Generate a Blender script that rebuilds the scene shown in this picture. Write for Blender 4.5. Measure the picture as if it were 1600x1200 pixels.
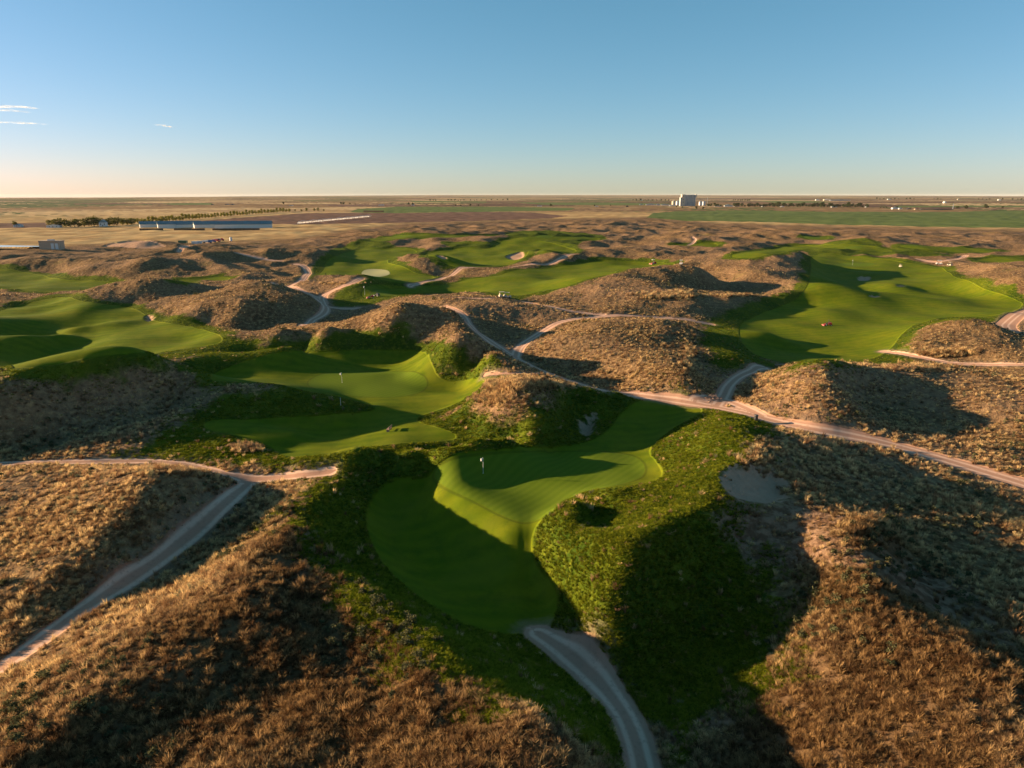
import bpy, math, random
import numpy as np
from mathutils import Vector, Matrix

random.seed(7)
rng = np.random.default_rng(11)
for _o in list(bpy.data.objects):
    bpy.data.objects.remove(_o)
scene = bpy.context.scene
COL = scene.collection

# ------------------------------------------------------------------ camera, sky, sun, exposure
CAM_H = 40.0
FPX = 1101.0                       # focal length in pixels of the 1600 px wide photograph
PITCH = math.atan((600 - 305.0) / FPX)
cam_d = bpy.data.cameras.new('camera')
cam = bpy.data.objects.new('camera', cam_d)
COL.objects.link(cam)
cam.location = (0, 0, CAM_H)
cam.rotation_euler = (math.pi / 2 - PITCH, 0, 0)
cam_d.sensor_width = 36.0
cam_d.lens = 36.0 * FPX / 1600.0
cam_d.clip_start = 0.5
cam_d.clip_end = 120000.0
scene.camera = cam

SUN_EL = math.radians(11.0)
SUN_AZ = math.radians(8.0)         # how far beyond the pure left of the view the sun stands
sun_dir = Vector((-math.cos(SUN_AZ) * math.cos(SUN_EL), math.sin(SUN_AZ) * math.cos(SUN_EL), math.sin(SUN_EL)))
world = bpy.data.worlds.new("World")
scene.world = world
world.use_nodes = True
wn = world.node_tree.nodes
wl = world.node_tree.links
wn.clear()
w_out = wn.new('ShaderNodeOutputWorld')
w_bg = wn.new('ShaderNodeBackground')
w_sky = wn.new('ShaderNodeTexSky')
w_sky.sky_type = 'NISHITA'
w_sky.sun_disc = False
w_sky.sun_elevation = SUN_EL
w_sky.sun_rotation = math.atan2(sun_dir.x, sun_dir.y)
w_sky.altitude = 1500.0
w_sky.air_density = 1.0
w_sky.dust_density = 0.9
w_sky.ozone_density = 3.3
# gentle tone response of the clear evening sky, channel by channel
SKY_S = 0.1665
w_sep = wn.new('ShaderNodeSeparateColor'); w_cmb = wn.new('ShaderNodeCombineColor')
wl.new(w_sky.outputs[0], w_sep.inputs[0])
for _i, (_k, _p) in enumerate(((1.21, 1.11), (.90, .77), (.95, .89))):
    _a = wn.new('ShaderNodeMath'); _a.operation = 'MULTIPLY'; _a.inputs[1].default_value = SKY_S
    _b = wn.new('ShaderNodeMath'); _b.operation = 'POWER'; _b.inputs[1].default_value = _p
    _c = wn.new('ShaderNodeMath'); _c.operation = 'MULTIPLY'; _c.inputs[1].default_value = _k / SKY_S
    wl.new(w_sep.outputs[_i], _a.inputs[0]); wl.new(_a.outputs[0], _b.inputs[0]); wl.new(_b.outputs[0], _c.inputs[0]); wl.new(_c.outputs[0], w_cmb.inputs[_i])
wl.new(w_cmb.outputs[0], w_bg.inputs[0])
w_bg.inputs[1].default_value = 0.05
wl.new(w_bg.outputs[0], w_out.inputs[0])

sun_l = bpy.data.lights.new('sun', 'SUN')
sun_l.energy = 5.0
sun_l.angle = math.radians(0.5)
sun_l.color = (1.0, 0.72, 0.42)
sun_o = bpy.data.objects.new('sun', sun_l)
COL.objects.link(sun_o)
sun_o.location = (-200, 20, 120)
sun_o.rotation_euler = sun_dir.to_track_quat('Z', 'Y').to_euler()

vs = scene.view_settings
vs.view_transform = 'Standard'
vs.look = 'None'
vs.gamma = 1.0
vs.use_curve_mapping = False
vs.exposure = 1.735
scene.cycles.transparent_max_bounces = 48     # the clouds are many thin overlapping veils

# ------------------------------------------------------------------ photograph geometry helpers
cp, sp = math.cos(PITCH), math.sin(PITCH)

def ray(px, py):
    """world direction seen at pixel (px,py) of the 1600x1200 photograph"""
    a = (np.asarray(px, float) - 800.0) / FPX
    b = (600.0 - np.asarray(py, float)) / FPX
    return a, cp + b * sp, -sp + b * cp          # x, y, z

def at_level(px, py, z):
    dx, dy, dz = ray(px, py)
    t = (z - CAM_H) / np.minimum(dz, -1e-4)
    return dx * t, dy * t

# ------------------------------------------------------------------ relief: crest / slope / hollow heights
# each line: [(px, py, z), ...]; heights in metres above the level of the greens
LINES = [
 # lower left: hill beside the sand track
 [(-60,748,.8),(0,742,1.4),(60,740,2.3),(150,740,3.4),(230,737,4.4),(290,740,4.6),(335,758,2.6)],
 [(-60,830,.2),(60,820,1.5),(150,800,3.0),(220,788,3.9),(280,795,2.0)],
 [(-60,920,-.4),(20,900,.4),(100,880,1.6),(160,862,2.0),(205,850,.8)],
 [(-60,990,-1.2),(60,945,-.5),(130,915,-.4)],
 [(-80,1090,-1.4),(0,1043,-1.4),(60,1000,-1.3),(130,950,-1.2),(200,905,-1.0),(260,865,-.8),(310,825,-.6),(345,790,-.3),(375,765,0),(400,745,.2),(450,742,.6),(510,735,1.3)],
 [(-60,724,.5),(0,724,.5),(100,722,.5),(180,718,.5),(250,720,.5),(310,728,.4)],
 # lower left: large tussock hill east of the track
 [(505,748,2.0),(480,775,3.0),(455,820,4.0),(425,875,4.3),(385,930,4.2),(330,985,3.9),(260,1030,3.5),(180,1080,3.1),(90,1140,2.9),(20,1200,3)],
 [(430,790,1.4),(380,850,1.6),(310,905,1.5),(230,965,1.4),(140,1010,1.2),(60,1060,1.2),(0,1110,1.2)],
 [(470,930,3.3),(420,1010,2.9),(340,1080,2.4),(260,1140,1.8),(180,1195,1.6)],
 [(560,900,2.6),(600,960,3.2),(660,1010,3.8),(740,1070,4.0),(830,1130,4.0),(890,1180,3.4)],
 [(560,1000,2.4),(600,1080,2.4),(560,1150,2.4),(640,1170,2.8),(760,1180,3.2),(420,1150,1.8)],
 # rim of the bowl
 [(520,722,2.3),(495,760,2.8),(497,800,2.9),(520,850,2.5),(565,900,2.0),(610,940,1.8),(680,985,1.3)],
 [(560,760,.4),(560,800,.2),(575,850,-.2),(610,900,-.6),(670,955,-1.2),(740,1000,-1.8)],
 [(600,755,-1.4),(585,790,-2.2),(595,840,-2.4),(640,895,-2.7),(700,945,-3.0),(770,975,-3.3)],
 [(650,760,-2.0),(650,810,-3.0),(690,860,-3.3),(750,905,-3.6),(820,940,-3.7),(850,970,-3.6)],
 [(680,775,-1.3),(720,815,-1.7),(765,855,-2.1),(810,885,-2.5),(845,905,-3.0)],
 # slope off the green and the green itself
 [(677,742,.3),(690,762,.1),(740,785,0),(780,803,0),(815,815,0),(845,808,.1),(880,782,.2)],
 [(700,722,.3),(760,711,.4),(850,706,.5),(950,706,.6),(1003,722,.7)],
 [(760,745,.2),(850,745,.3),(930,735,.5),(1000,745,.7),(1035,745,.9),(880,765,.2)],
 [(715,790,-.6),(760,815,-.7),(805,835,-.6),(838,832,-.5)],
 # ridge north of the green
 [(440,722,1.2),(510,712,3.0),(570,701,3.9),(630,695,4.2),(690,687,4.4),(740,679,4.6),(790,672,4.6),(830,668,4.2)],
 [(560,735,1.3),(620,722,.8),(680,712,.6),(760,701,.5),(850,698,.5),(930,697,.4)],
 [(480,722,1.6),(540,703,1.2),(620,694,1.6)],
 # hill with tall brown grass north of the green
 [(700,668,1.4),(730,640,2.8),(745,618,4.4),(785,598,6.2),(830,594,6.4),(870,601,5.6),(925,611,3.9),(975,618,2.6)],
 [(820,620,6.0),(840,640,5.0),(850,660,4.2)],
 [(760,655,3.4),(800,650,4.4),(775,625,5.0)],
 [(900,628,2.2),(880,650,1.6),(900,668,-.3),(930,655,-.4),(920,672,-.5),(900,690,.2)],
 [(1085,632,1.3),(1040,622,1.2),(990,624,1.0),(960,640,.9),(945,665,.7),(900,690,.3)],
 [(985,650,.3),(1040,640,.6),(1075,638,1.0),(1030,665,.3),(970,680,.2),(1000,700,.4),(930,692,.4)],
 # knoll east of the green
 [(1015,705,.9),(1045,680,1.2),(1090,650,1.6)],
 [(1110,652,3.4),(1140,662,5.0),(1155,685,6.0),(1150,715,6.0),(1130,750,5.4),(1105,785,5.0),(1065,815,4.9),(1020,840,5.0),(988,875,4.3),(962,922,2.6),(935,970,.0),(950,1030,-2.2)],
 [(1050,720,2.4),(1080,700,3.2),(1060,750,2.6),(1040,770,2.4)],
 [(900,777,2.9),(945,765,2.8),(1000,768,3.0),(1050,790,4.0)],
 [(880,792,3.0),(866,820,2.2),(862,850,.8),(870,890,-.8),(880,930,-1.8),(885,970,-2.6)],
 [(840,850,-1.3),(845,880,-2.4),(866,930,-3.4),(868,965,-3.4)],
 [(915,792,.7),(950,787,.7),(935,806,.5),(925,832,1.5),(950,838,1.9)],
 [(900,850,2.8),(912,885,2.0),(918,930,.2),(900,985,-2.4),(925,1030,-3.3)],
 [(985,800,3.2),(990,830,4.2)],
 # eastern pit in shade
 [(1100,830,3.6),(1150,830,2.6),(1200,860,1.0),(1235,900,.4)],
 [(1040,880,2.6),(1100,890,1.0),(1160,920,-.6),(1210,960,-1.6)],
 [(1000,960,0),(1060,960,-1.2),(1120,980,-2.6),(1190,1010,-3.0)],
 [(1000,1040,-2.9),(1060,1060,-3.8),(1130,1080,-4.0),(1190,1090,-3.4)],
 [(845,990,-3.5),(900,1030,-3.6),(950,1080,-3.8),(985,1130,-4.0),(1005,1200,-4.2),(1010,1290,-4.4)],
 [(1060,1150,-4.2),(1120,1160,-3.8),(1180,1180,-3.0)],
 [(800,1040,-1.5),(860,1075,-1.2),(910,1120,-.6),(940,1170,.2)],
 # shaded flank, then the lit ridge lower right
 [(1180,750,4.6),(1230,785,3.4),(1280,830,2.7),(1240,830,2.2)],
 [(1330,812,3.8),(1350,840,3.7),(1345,880,3.2),(1335,930,3.2),(1370,965,3.4),(1430,990,3.5),(1500,1025,3.6),(1560,1070,3.4),(1595,1140,3.0),(1640,1200,3)],
 [(1275,850,3.2),(1310,830,3.4)],
 [(1270,900,1.2),(1270,960,.2),(1265,1020,-.6),(1230,1080,-1.6),(1230,1150,-1.6),(1230,1210,-1.6)],
 [(1310,1000,1.6),(1330,1080,1.2),(1330,1160,.6),(1420,1060,2.4),(1440,1150,1.8),(1530,1150,2.5)],
 [(1200,690,3.8),(1300,720,2.2),(1400,770,.9),(1500,820,-.2),(1600,870,-1.2)],
 [(1300,770,2.3),(1400,840,.8),(1470,910,.2),(1550,970,.6),(1640,1050,0)],
 [(1420,900,.7),(1500,960,.7),(1580,1030,.6)],
 # track on the right
 [(1080,625,1.6),(1110,628,1.6),(1150,640,1.8),(1190,652,2.0),(1260,668,2.0),(1320,677,1.5),(1400,695,.6),(1500,725,-.2),(1600,755,-.8),(1700,785,-1)],
 [(1190,572,.9),(1150,590,1.1),(1130,605,1.4),(1110,625,1.6)],
 [(1180,600,2.2),(1230,574,4.6),(1290,566,6.0),(1335,571,5.2),(1400,582,4.0),(1500,590,3.6),(1600,600,3.2),(1700,610,3)],
 [(1190,630,2.4),(1230,610,3.9),(1290,598,5.8),(1275,640,4.0),(1240,655,2.4)],
 [(1345,615,2.4),(1370,650,.6),(1450,650,.8),(1500,690,.2),(1590,700,.6),(1420,680,.8)],
 [(1500,615,2.8),(1560,635,2.6),(1620,650,2.6)],
 # middle left
 [(-80,650,5.4),(0,632,6.2),(60,612,6.6),(130,585,7.2),(205,566,7.4),(255,575,6.2),(310,590,4.8),(350,599,3.6)],
 [(60,655,2.6),(120,640,3.2),(200,625,3.6),(270,615,3.0)],
 [(0,690,.2),(50,690,.2),(150,680,.4),(240,655,.9),(290,628,2.2),(80,708,.6)],
 [(162,715,.8),(200,701,1.4),(250,677,2.2),(295,640,3.0),(337,612,3.6),(400,602,3.4),(440,600,3.2),(480,610,2.8)],
 [(230,705,.8),(290,700,1.0),(340,705,.9),(390,712,.8)],
 [(300,670,1.8),(360,640,2.5),(420,625,3.2),(480,622,3.3),(540,627,2.8),(575,634,1.6)],
 [(320,657,1.7),(400,652,1.3),(480,648,.8),(540,642,.1)],
 [(320,665,1.9),(400,668,1.8),(470,672,1.4),(430,705,.4),(540,695,.4),(620,672,.9),(700,680,1.1)],
 # second green and its surroundings
 [(490,592,.5),(540,583,.5),(640,583,.4),(662,597,.3),(620,617,.2),(540,615,.2),(580,600,.3)],
 [(330,590,1.0),(380,588,1.2),(440,572,1.6),(480,570,1.2),(520,560,.6)],
 [(600,650,0),(650,635,.2),(700,615,.6),(740,600,1.0),(700,650,1.0),(560,655,-.2),(500,665,-.1),(460,700,0)],
 [(640,665,1.2),(700,655,1.6),(740,665,1.6)],
 [(290,562,3.0),(340,555,3.0),(400,545,3.2),(450,534,3.6),(480,545,1.2)],
 [(500,535,2.6),(560,530,2.2),(610,533,2.4),(650,538,2.0)],
 [(400,560,.8),(560,555,.6),(620,552,.5),(650,560,.4)],
 [(400,532,2.6),(440,515,4),(500,500,5.5),(560,490,6.2),(620,479,7),(660,474,7.2),(700,481,6.5),(712,498,5.4)],
 [(500,520,3.2),(580,512,4.0),(640,508,4.4),(700,514,3.9)],
 [(690,532,5.0),(722,525,6.0),(760,542,5.8),(786,558,4.6)],
 [(668,545,2.4),(690,560,2.7),(705,575,2.4)],
 [(730,580,1.0),(760,588,2.0)],
 # main track through the middle
 [(695,480,4.2),(722,490,3.8),(733,510,3.2),(760,530,2.6),(790,550,2.2),(810,560,2.1),(850,580,2.2),(900,598,2.3),(960,612,2.2),(1030,620,1.8)],
 [(805,547,2.2),(825,530,2.4),(850,512,2.6),(880,500,2.8),(920,493,3.0),(990,491,3.0),(1060,497,2.2),(1110,506,1.6)],
 [(740,480,4.4),(790,478,4.4),(850,482,3.8),(900,487,3.4),(800,500,2.6),(770,515,2.5)],
 [(860,535,3.6),(900,515,4.6),(960,503,5.0),(1020,500,5.0),(1070,512,4.2)],
 [(830,560,1.6),(860,575,1.3),(920,590,1.3),(970,600,1.6)],
 [(940,550,3.2),(1000,560,4.0),(1050,570,4.6),(1082,600,4.0),(1010,600,2.6)],
 [(1090,545,2.6),(1130,549,3.2),(1165,552,3.0),(1120,570,2.2)],
 # great fairway on the right
 [(1160,510,.2),(1200,490,.2),(1260,475,.3),(1220,540,0),(1200,555,.2),(1260,560,.4),(1320,555,.4)],
 [(1300,515,.1),(1380,500,.2),(1340,540,.2),(1400,480,.4),(1480,475,.5),(1560,480,.7),(1500,490,.9)],
 [(1270,483,1.1),(1330,477,1.2),(1420,471,1.1),(1500,470,1.0)],
 [(1188,521,.6),(1200,519,2.2),(1215,518,2.2),(1228,521,.4)],
 [(1400,440,.2),(1450,430,.2),(1330,410,.1),(1300,420,0),(1350,420,0),(1300,450,.2),(1480,450,.4),(1560,465,.8)],
 [(1330,424,.8),(1360,424,.6)],[(1380,440,.6),(1405,441,2.2),(1425,446,.8)],[(1350,457,.4),(1385,455,2.0),(1400,462,.4)],
 [(1365,560,.6),(1400,530,1.4),(1430,518,2.6),(1465,505,3.8),(1505,503,4.6),(1550,506,4.2)],
 [(1450,530,3.4),(1500,528,3.4),(1440,555,1.6),(1520,535,3.4),(1590,540,3.2)],
 [(1377,547,.9),(1400,551,1.0),(1430,557,1.2),(1480,565,1.6),(1540,570,1.6)],
 [(1600,490,2.0),(1575,502,2.2),(1568,512,2.3),(1600,528,2.4)],
 [(1490,418,1.4),(1530,432,4),(1580,428,6),(1640,425,6)],[(1540,455,1.6),(1590,445,4),(1640,445,4)],
 # hills between the fairways
 [(830,463,2.4),(880,450,4),(940,431,6),(1000,422,6.6),(1080,418,6.8),(1105,428,5.5)],
 [(900,470,3.2),(960,472,3.4),(1040,475,3.2),(1080,470,3.4),(1120,485,2.0)],
 [(1060,442,1.4),(1120,446,.8),(1150,455,.8),(1100,458,1.4)],
 [(1120,428,4),(1170,420,5.6),(1210,410,6.4),(1250,401,7),(1272,400,6.4)],
 [(1120,478,2.2),(1180,455,3.8),(1230,445,4.6),(1280,441,4.6),(1310,446,3.6),(1330,455,1.0)],
 [(1285,412,1.2),(1290,432,1.4),(1300,440,2.0)],
 [(1100,520,2.0),(1110,490,1.6),(1150,475,1.8),(1230,462,1.4)],
 [(690,425,0),(740,425,.4),(780,422,1.6),(730,440,.2),(700,447,0),(760,448,.1)],
 [(650,470,2.6),(700,463,4.0),(740,462,4.2),(790,467,3.6),(830,475,3.2)],
 [(770,445,.8),(820,433,1.8),(870,437,.8),(900,425,.6),(960,415,.6),(1020,412,.8)],
 [(905,430,2.0),(925,427,2.4),(930,435,.4)],
 [(620,405,1.6),(650,399,4),(680,397,5.6),(692,401,5)],[(700,412,0),(740,400,0),(780,405,0),(760,415,.2)],
 [(810,405,.8),(830,393,5),(847,390,6),(862,396,4.4),(885,409,1.2)],
 [(720,386,1.6),(780,390,1.2)],
 # around the far greens on the left of centre
 [(425,389,2.6),(470,390,4.6),(495,392,5.6),(506,398,2.6)],[(430,412,1),(490,412,1)],
 [(505,405,.2),(540,400,.2),(580,393,.3),(630,390,.4),(520,420,.2),(580,412,.1),(640,430,.1)],
 [(510,410,.6),(540,408,1.4),(555,411,.4)],
 [(455,438,2.2),(480,434,4),(520,430,4.8),(550,430,4.8),(575,434,3.6),(595,438,2.0)],[(500,447,1.6),(560,440,1.4)],
 [(540,472,1.6),(560,452,2.8),(575,444,3.2),(610,439,3.2),(640,442,2.4)],[(580,460,0),(620,458,0),(660,452,0)],
 [(400,474,4),(430,461,5.2),(455,455,5.6),(480,463,4.6),(495,475,3)],
 [(430,447,1.4),(460,450,1.4),(485,458,1.4),(503,470,1.4),(512,483,1.4),(495,500,1.2),(470,510,1.0),(440,518,.8),(410,525,.8)],
 [(330,505,1.8),(400,505,1.8),(450,500,2.6)],
 # left
 [(0,393,2),(60,388,3),(130,388,3),(180,391,1)],
 [(60,415,2),(110,405,3.5),(140,400,4),(180,397,4),(230,393,3),(200,402,.5)],
 [(110,428,2),(150,416,4),(200,408,5),(250,413,2)],
 [(280,402,3),(340,397,5),(370,397,4.4),(390,403,2),(330,410,1)],
 [(0,455,2.4),(60,451,3),(115,453,2.2)],
 [(80,478,2),(110,463,3.2),(150,452,4.6),(200,442,6),(230,438,6.6),(290,440,6),(335,446,3.6)],[(260,455,2.4),(200,460,2)],
 [(200,478,2.2),(260,466,3.6),(330,456,4.8),(370,444,6),(400,438,7),(430,441,6),(447,449,3.4)],[(330,467,2),(400,458,2.4)],
 [(240,492,2),(280,481,3.6),(330,473,5),(380,466,6)],
 [(0,430,.2),(40,435,0),(100,445,0),(150,445,0),(60,422,.8)],
 [(-60,492,2.2),(0,490,2.2),(50,479,2.8),(95,468,3.6),(70,486,2.0)],[(120,480,3.2),(150,475,3.4),(200,484,1.4),(160,488,1.8)],
 [(-60,510,3),(0,516,3.2),(25,523,3.2),(60,517,3.2),(100,509,3.2),(115,500,3.2),(160,500,2.6)],
 [(-60,545,-.8),(30,545,-.8),(80,535,-.8),(140,522,-.4),(60,568,-.4),(110,560,-.2)],
 [(122,535,.6),(140,552,1.2),(170,545,1.8),(190,522,1.8),(250,520,1.8),(310,532,1.6),(200,550,1.8)],
 [(90,580,1.2),(150,563,2.0),(200,556,2.4),(250,551,2.6)],
 [(230,498,1.4),(280,502,2.6),(330,515,3.0),(370,530,2.8)],
 # far
 [(165,382,1),(190,378,4),(215,376,6),(240,378,5),(262,383,1)],
 [(1260,385,1),(1310,374,5),(1340,371,7),(1370,373,7),(1395,376,5),(1410,382,1)],
 [(1000,385,1),(1030,372,5),(1060,369,6),(1090,372,5),(1120,378,2)],
 [(1160,378,2),(1200,368,5),(1230,364,6),(1260,368,3)],
 [(795,372,3),(812,364,7),(830,367,5),(840,372,1)],[(640,368,1),(660,360,7),(672,366,2),(685,361,7),(705,367,2),(725,362,5)],
 [(540,385,1),(560,375,4),(590,372,3)],[(1300,392,2.5),(1350,395,2),(1400,402,1.6)],
 [(900,395,1),(950,388,3),(1000,398,3),(1060,402,3),(1120,402,2)],
 [(1440,376,2),(1480,373,3),(1540,375,2)],
]

def conformal(x, y):
    return np.log(np.hypot(x, y)), np.arctan2(x, y)

pu, pv, pz = [], [], []
for L in LINES:
    L = np.array(L, float)
    # the dunes stand a little higher with distance than the first survey of crests gave
    L[:, 2] += np.maximum(L[:, 2] - 1.0, 0) * (.45 * np.clip((650 - L[:, 1]) / 90, 0, 1) + .30 * np.clip((570 - L[:, 1]) / 60, 0, 1) - .2 * np.clip((480 - L[:, 1]) / 30, 0, 1) - .35 * np.clip((410 - L[:, 1]) / 20, 0, 1))
    x, y = at_level(L[:, 0], L[:, 1], L[:, 2])
    u, v = conformal(x, y)
    if len(L) == 1:
        pu.append(u[0]); pv.append(v[0]); pz.append(L[0, 2]); continue
    for i in range(len(L) - 1):
        d = math.hypot(u[i + 1] - u[i], v[i + 1] - v[i])
        n = max(1, int(round(d / 0.045)))
        for k in range(n):
            t = k / n
            pu.append(u[i] * (1 - t) + u[i + 1] * t); pv.append(v[i] * (1 - t) + v[i + 1] * t); pz.append(L[i, 2] * (1 - t) + L[i + 1, 2] * t)
    pu.append(u[-1]); pv.append(v[-1]); pz.append(L[-1, 2])
for uu in np.arange(math.log(780), math.log(30000), 0.3):
    for vv in np.linspace(-0.95, 0.95, 9):
        pu.append(uu); pv.append(vv); pz.append(0.5)
for uu in np.arange(math.log(22), math.log(780), 0.25):
    for vv in (-1.0, 1.0):
        pu.append(uu); pv.append(vv); pz.append(1.5)
for vv in np.linspace(-0.9, 0.9, 7):
    pu.append(math.log(24)); pv.append(vv); pz.append(-1.0)
# thin duplicates
P = np.array([pu, pv, pz]).T
keep = []
for i in range(len(P)):
    if keep:
        K = P[keep]
        if np.min(np.hypot(K[:, 0] - P[i, 0], K[:, 1] - P[i, 1])) < 0.009:
            continue
    keep.append(i)
P = P[keep]
CK = 0.024
def kern(du, dv):
    return -np.sqrt(du * du + dv * dv + CK * CK)
N = len(P)
A = kern(P[:, 0][:, None] - P[:, 0][None], P[:, 1][:, None] - P[:, 1][None])
A += np.eye(N) * 0.003
M = np.zeros((N + 1, N + 1)); M[:N, :N] = A; M[:N, N] = 1; M[N, :N] = 1
sol = np.linalg.solve(M, np.append(P[:, 2], 0.0))
W, W0 = sol[:N], sol[N]

# ------------------------------------------------------------------ terrain grid (finer near the viewpoint, coarser far away)
NA = 1180
TH = np.linspace(-math.radians(50), math.radians(50), NA)
u_near = np.linspace(math.log(27), math.log(1500), 700)
du0 = u_near[1] - u_near[0]
u_far = np.linspace(math.log(1500), math.log(42000), 141)[1:]
UU = np.concatenate([u_near, u_far])
NR = len(UU)
# coarse evaluation then cubic upsampling
cu = np.arange(math.log(24), math.log(60000), 0.0125)
cv = np.arange(-0.93, 0.94, 0.0125)
CG = np.empty((len(cu), len(cv)), np.float32)
Pf = P.astype(np.float32); Wf = W.astype(np.float32)
for i0 in range(0, len(cu), 8):
    uu = cu[i0:i0 + 8].astype(np.float32)
    du2 = (uu[:, None] - Pf[:, 0][None]) ** 2
    dv2 = (cv.astype(np.float32)[:, None] - Pf[:, 1][None]) ** 2
    r = np.sqrt(du2[:, None, :] + dv2[None, :, :] + np.float32(CK * CK))
    CG[i0:i0 + 8] = -(r @ Wf) + W0

def cubic_mat(xs, x0, step, n):
    t = (xs - x0) / step
    i = np.clip(np.floor(t).astype(int), 1, n - 3)
    f = t - i
    Mx = np.zeros((len(xs), n), np.float32)
    w = [-.5 * f ** 3 + f ** 2 - .5 * f, 1.5 * f ** 3 - 2.5 * f ** 2 + 1, -1.5 * f ** 3 + 2 * f ** 2 + .5 * f, .5 * f ** 3 - .5 * f ** 2]
    for k in range(4):
        Mx[np.arange(len(xs)), i - 1 + k] = w[k]
    return Mx
Z0 = cubic_mat(UU, cu[0], 0.0125, len(cu)) @ CG @ cubic_mat(TH, cv[0], 0.0125, len(cv)).T
R = np.exp(UU)[:, None]
X = (R * np.sin(TH)[None, :])
Y = (R * np.cos(TH)[None, :])
RR = np.repeat(R, NA, 1)

# ------------------------------------------------------------------ noise
_perm = rng.permutation(256); _perm = np.concatenate([_perm, _perm, _perm])
_g = rng.uniform(0, 2 * math.pi, 256); _gx = np.cos(_g).astype(np.float32); _gy = np.sin(_g).astype(np.float32)
def perlin(x, y):
    xi = np.floor(x).astype(np.int64); yi = np.floor(y).astype(np.int64)
    xf = (x - xi).astype(np.float32); yf = (y - yi).astype(np.float32)
    xi &= 255; yi &= 255
    def gr(ix, iy, fx, fy):
        h = _perm[_perm[ix & 255] + (iy & 255)]
        return _gx[h] * fx + _gy[h] * fy
    u = xf * xf * xf * (xf * (xf * 6 - 15) + 10); v = yf * yf * yf * (yf * (yf * 6 - 15) + 10)
    a = gr(xi, yi, xf, yf); b = gr(xi + 1, yi, xf - 1, yf)
    c = gr(xi, yi + 1, xf, yf - 1); d = gr(xi + 1, yi + 1, xf - 1, yf - 1)
    return 1.5 * ((a + (b - a) * u) + ((c + (d - c) * u) - (a + (b - a) * u)) * v)
def smooth(e0, e1, x):
    t = np.clip((x - e0) / (e1 - e0), 0, 1)
    return t * t * (3 - 2 * t)

# ------------------------------------------------------------------ sampling / unprojection on a height grid
def sampler(Z):
    def f(x, y):
        x = np.asarray(x, float); y = np.asarray(y, float)
        lu = np.log(np.maximum(np.hypot(x, y), 27.001)); th = np.clip(np.arctan2(x, y), TH[0], TH[-1])
        fi = np.interp(lu, UU, np.arange(NR)); fj = (th - TH[0]) / (TH[1] - TH[0])
        i = np.clip(fi.astype(int), 0, NR - 2); j = np.clip(fj.astype(int), 0, NA - 2)
        a = fi - i; b = fj - j
        return Z[i, j] * (1 - a) * (1 - b) + Z[i + 1, j] * a * (1 - b) + Z[i, j + 1] * (1 - a) * b + Z[i + 1, j + 1] * a * b
    return f
def hit(Zs, px, py, tmax=40000.0):
    """first point where the sight line through a pixel meets the ground"""
    px = np.atleast_1d(np.asarray(px, float)); py = np.atleast_1d(np.asarray(py, float))
    dx, dy, dz = ray(px, py)
    t = np.full(px.shape, 26.0); done = np.zeros(px.shape, bool); tp = t.copy()
    while True:
        x, y, z = dx * t, dy * t, CAM_H + dz * t
        below = (z <= Zs(x, y)) & ~done
        done |= below
        if done.all() or t[~done].min() > tmax if (~done).any() else True:
            break
        tp = np.where(done, tp, t)
        t = np.where(done, t, t * 1.004 + 0.05)
    lo, hi = tp, t
    for _ in range(14):
        m = (lo + hi) / 2
        b = (CAM_H + dz * m) <= Zs(dx * m, dy * m)
        hi = np.where(b, m, hi); lo = np.where(b, lo, m)
    return dx * hi, dy * hi

def chaikin(pts, closed, it=2):
    p = np.array(pts, float)
    for _ in range(it):
        if closed:
            q = np.roll(p, -1, 0)
            p = np.stack([.75 * p + .25 * q, .25 * p + .75 * q], 1).reshape(-1, p.shape[1])
        else:
            a, b = p[:-1], p[1:]
            m = np.stack([.75 * a + .25 * b, .25 * a + .75 * b], 1).reshape(-1, p.shape[1])
            p = np.vstack([p[:1], m[1:-1], p[-1:]])
    return p

def bbox_idx(x, y, margin):
    r = np.hypot(x, y); th = np.arctan2(x, y)
    r0, r1 = max(r.min() - margin, 27), r.max() + margin
    dth = margin / max(r0, 1)
    i0 = int(np.searchsorted(UU, math.log(r0))); i1 = int(np.searchsorted(UU, math.log(r1))) + 1
    j0 = int(np.searchsorted(TH, th.min() - dth)); j1 = int(np.searchsorted(TH, th.max() + dth)) + 1
    return slice(max(i0 - 1, 0), min(i1, NR)), slice(max(j0 - 1, 0), min(j1, NA))

def seg_dist(gx, gy, x0, y0, x1, y1):
    ex, ey = x1 - x0, y1 - y0
    L2 = ex * ex + ey * ey + 1e-9
    t = np.clip(((gx - x0) * ex + (gy - y0) * ey) / L2, 0, 1)
    qx = gx - (x0 + t * ex); qy = gy - (y0 + t * ey)
    return np.sqrt(qx * qx + qy * qy), t, (gx - x0) * ey - (gy - y0) * ex

def add_polygon(F, wx, wy, margin=None):
    """signed distance in metres (positive inside), limited to +-margin"""
    size = max(wx.max() - wx.min(), wy.max() - wy.min())
    if margin is None:
        margin = 6.0 + 0.012 * np.hypot(wx, wy).mean()
    si, sj = bbox_idx(wx, wy, margin)
    gx, gy = X[si, sj], Y[si, sj]
    d = np.full(gx.shape, 1e9, np.float32); inside = np.zeros(gx.shape, bool)
    n = len(wx)
    for k in range(n):
        x0, y0, x1, y1 = wx[k], wy[k], wx[(k + 1) % n], wy[(k + 1) % n]
        dd, _, _ = seg_dist(gx, gy, x0, y0, x1, y1)
        np.minimum(d, dd, out=d)
        if y0 != y1:
            c = ((gy > y0) != (gy > y1)) & (gx < (x1 - x0) * (gy - y0) / (y1 - y0) + x0)
            inside ^= c
    sd = np.where(inside, d, -d)
    F[si, sj] = np.maximum(F[si, sj], sd)

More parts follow.
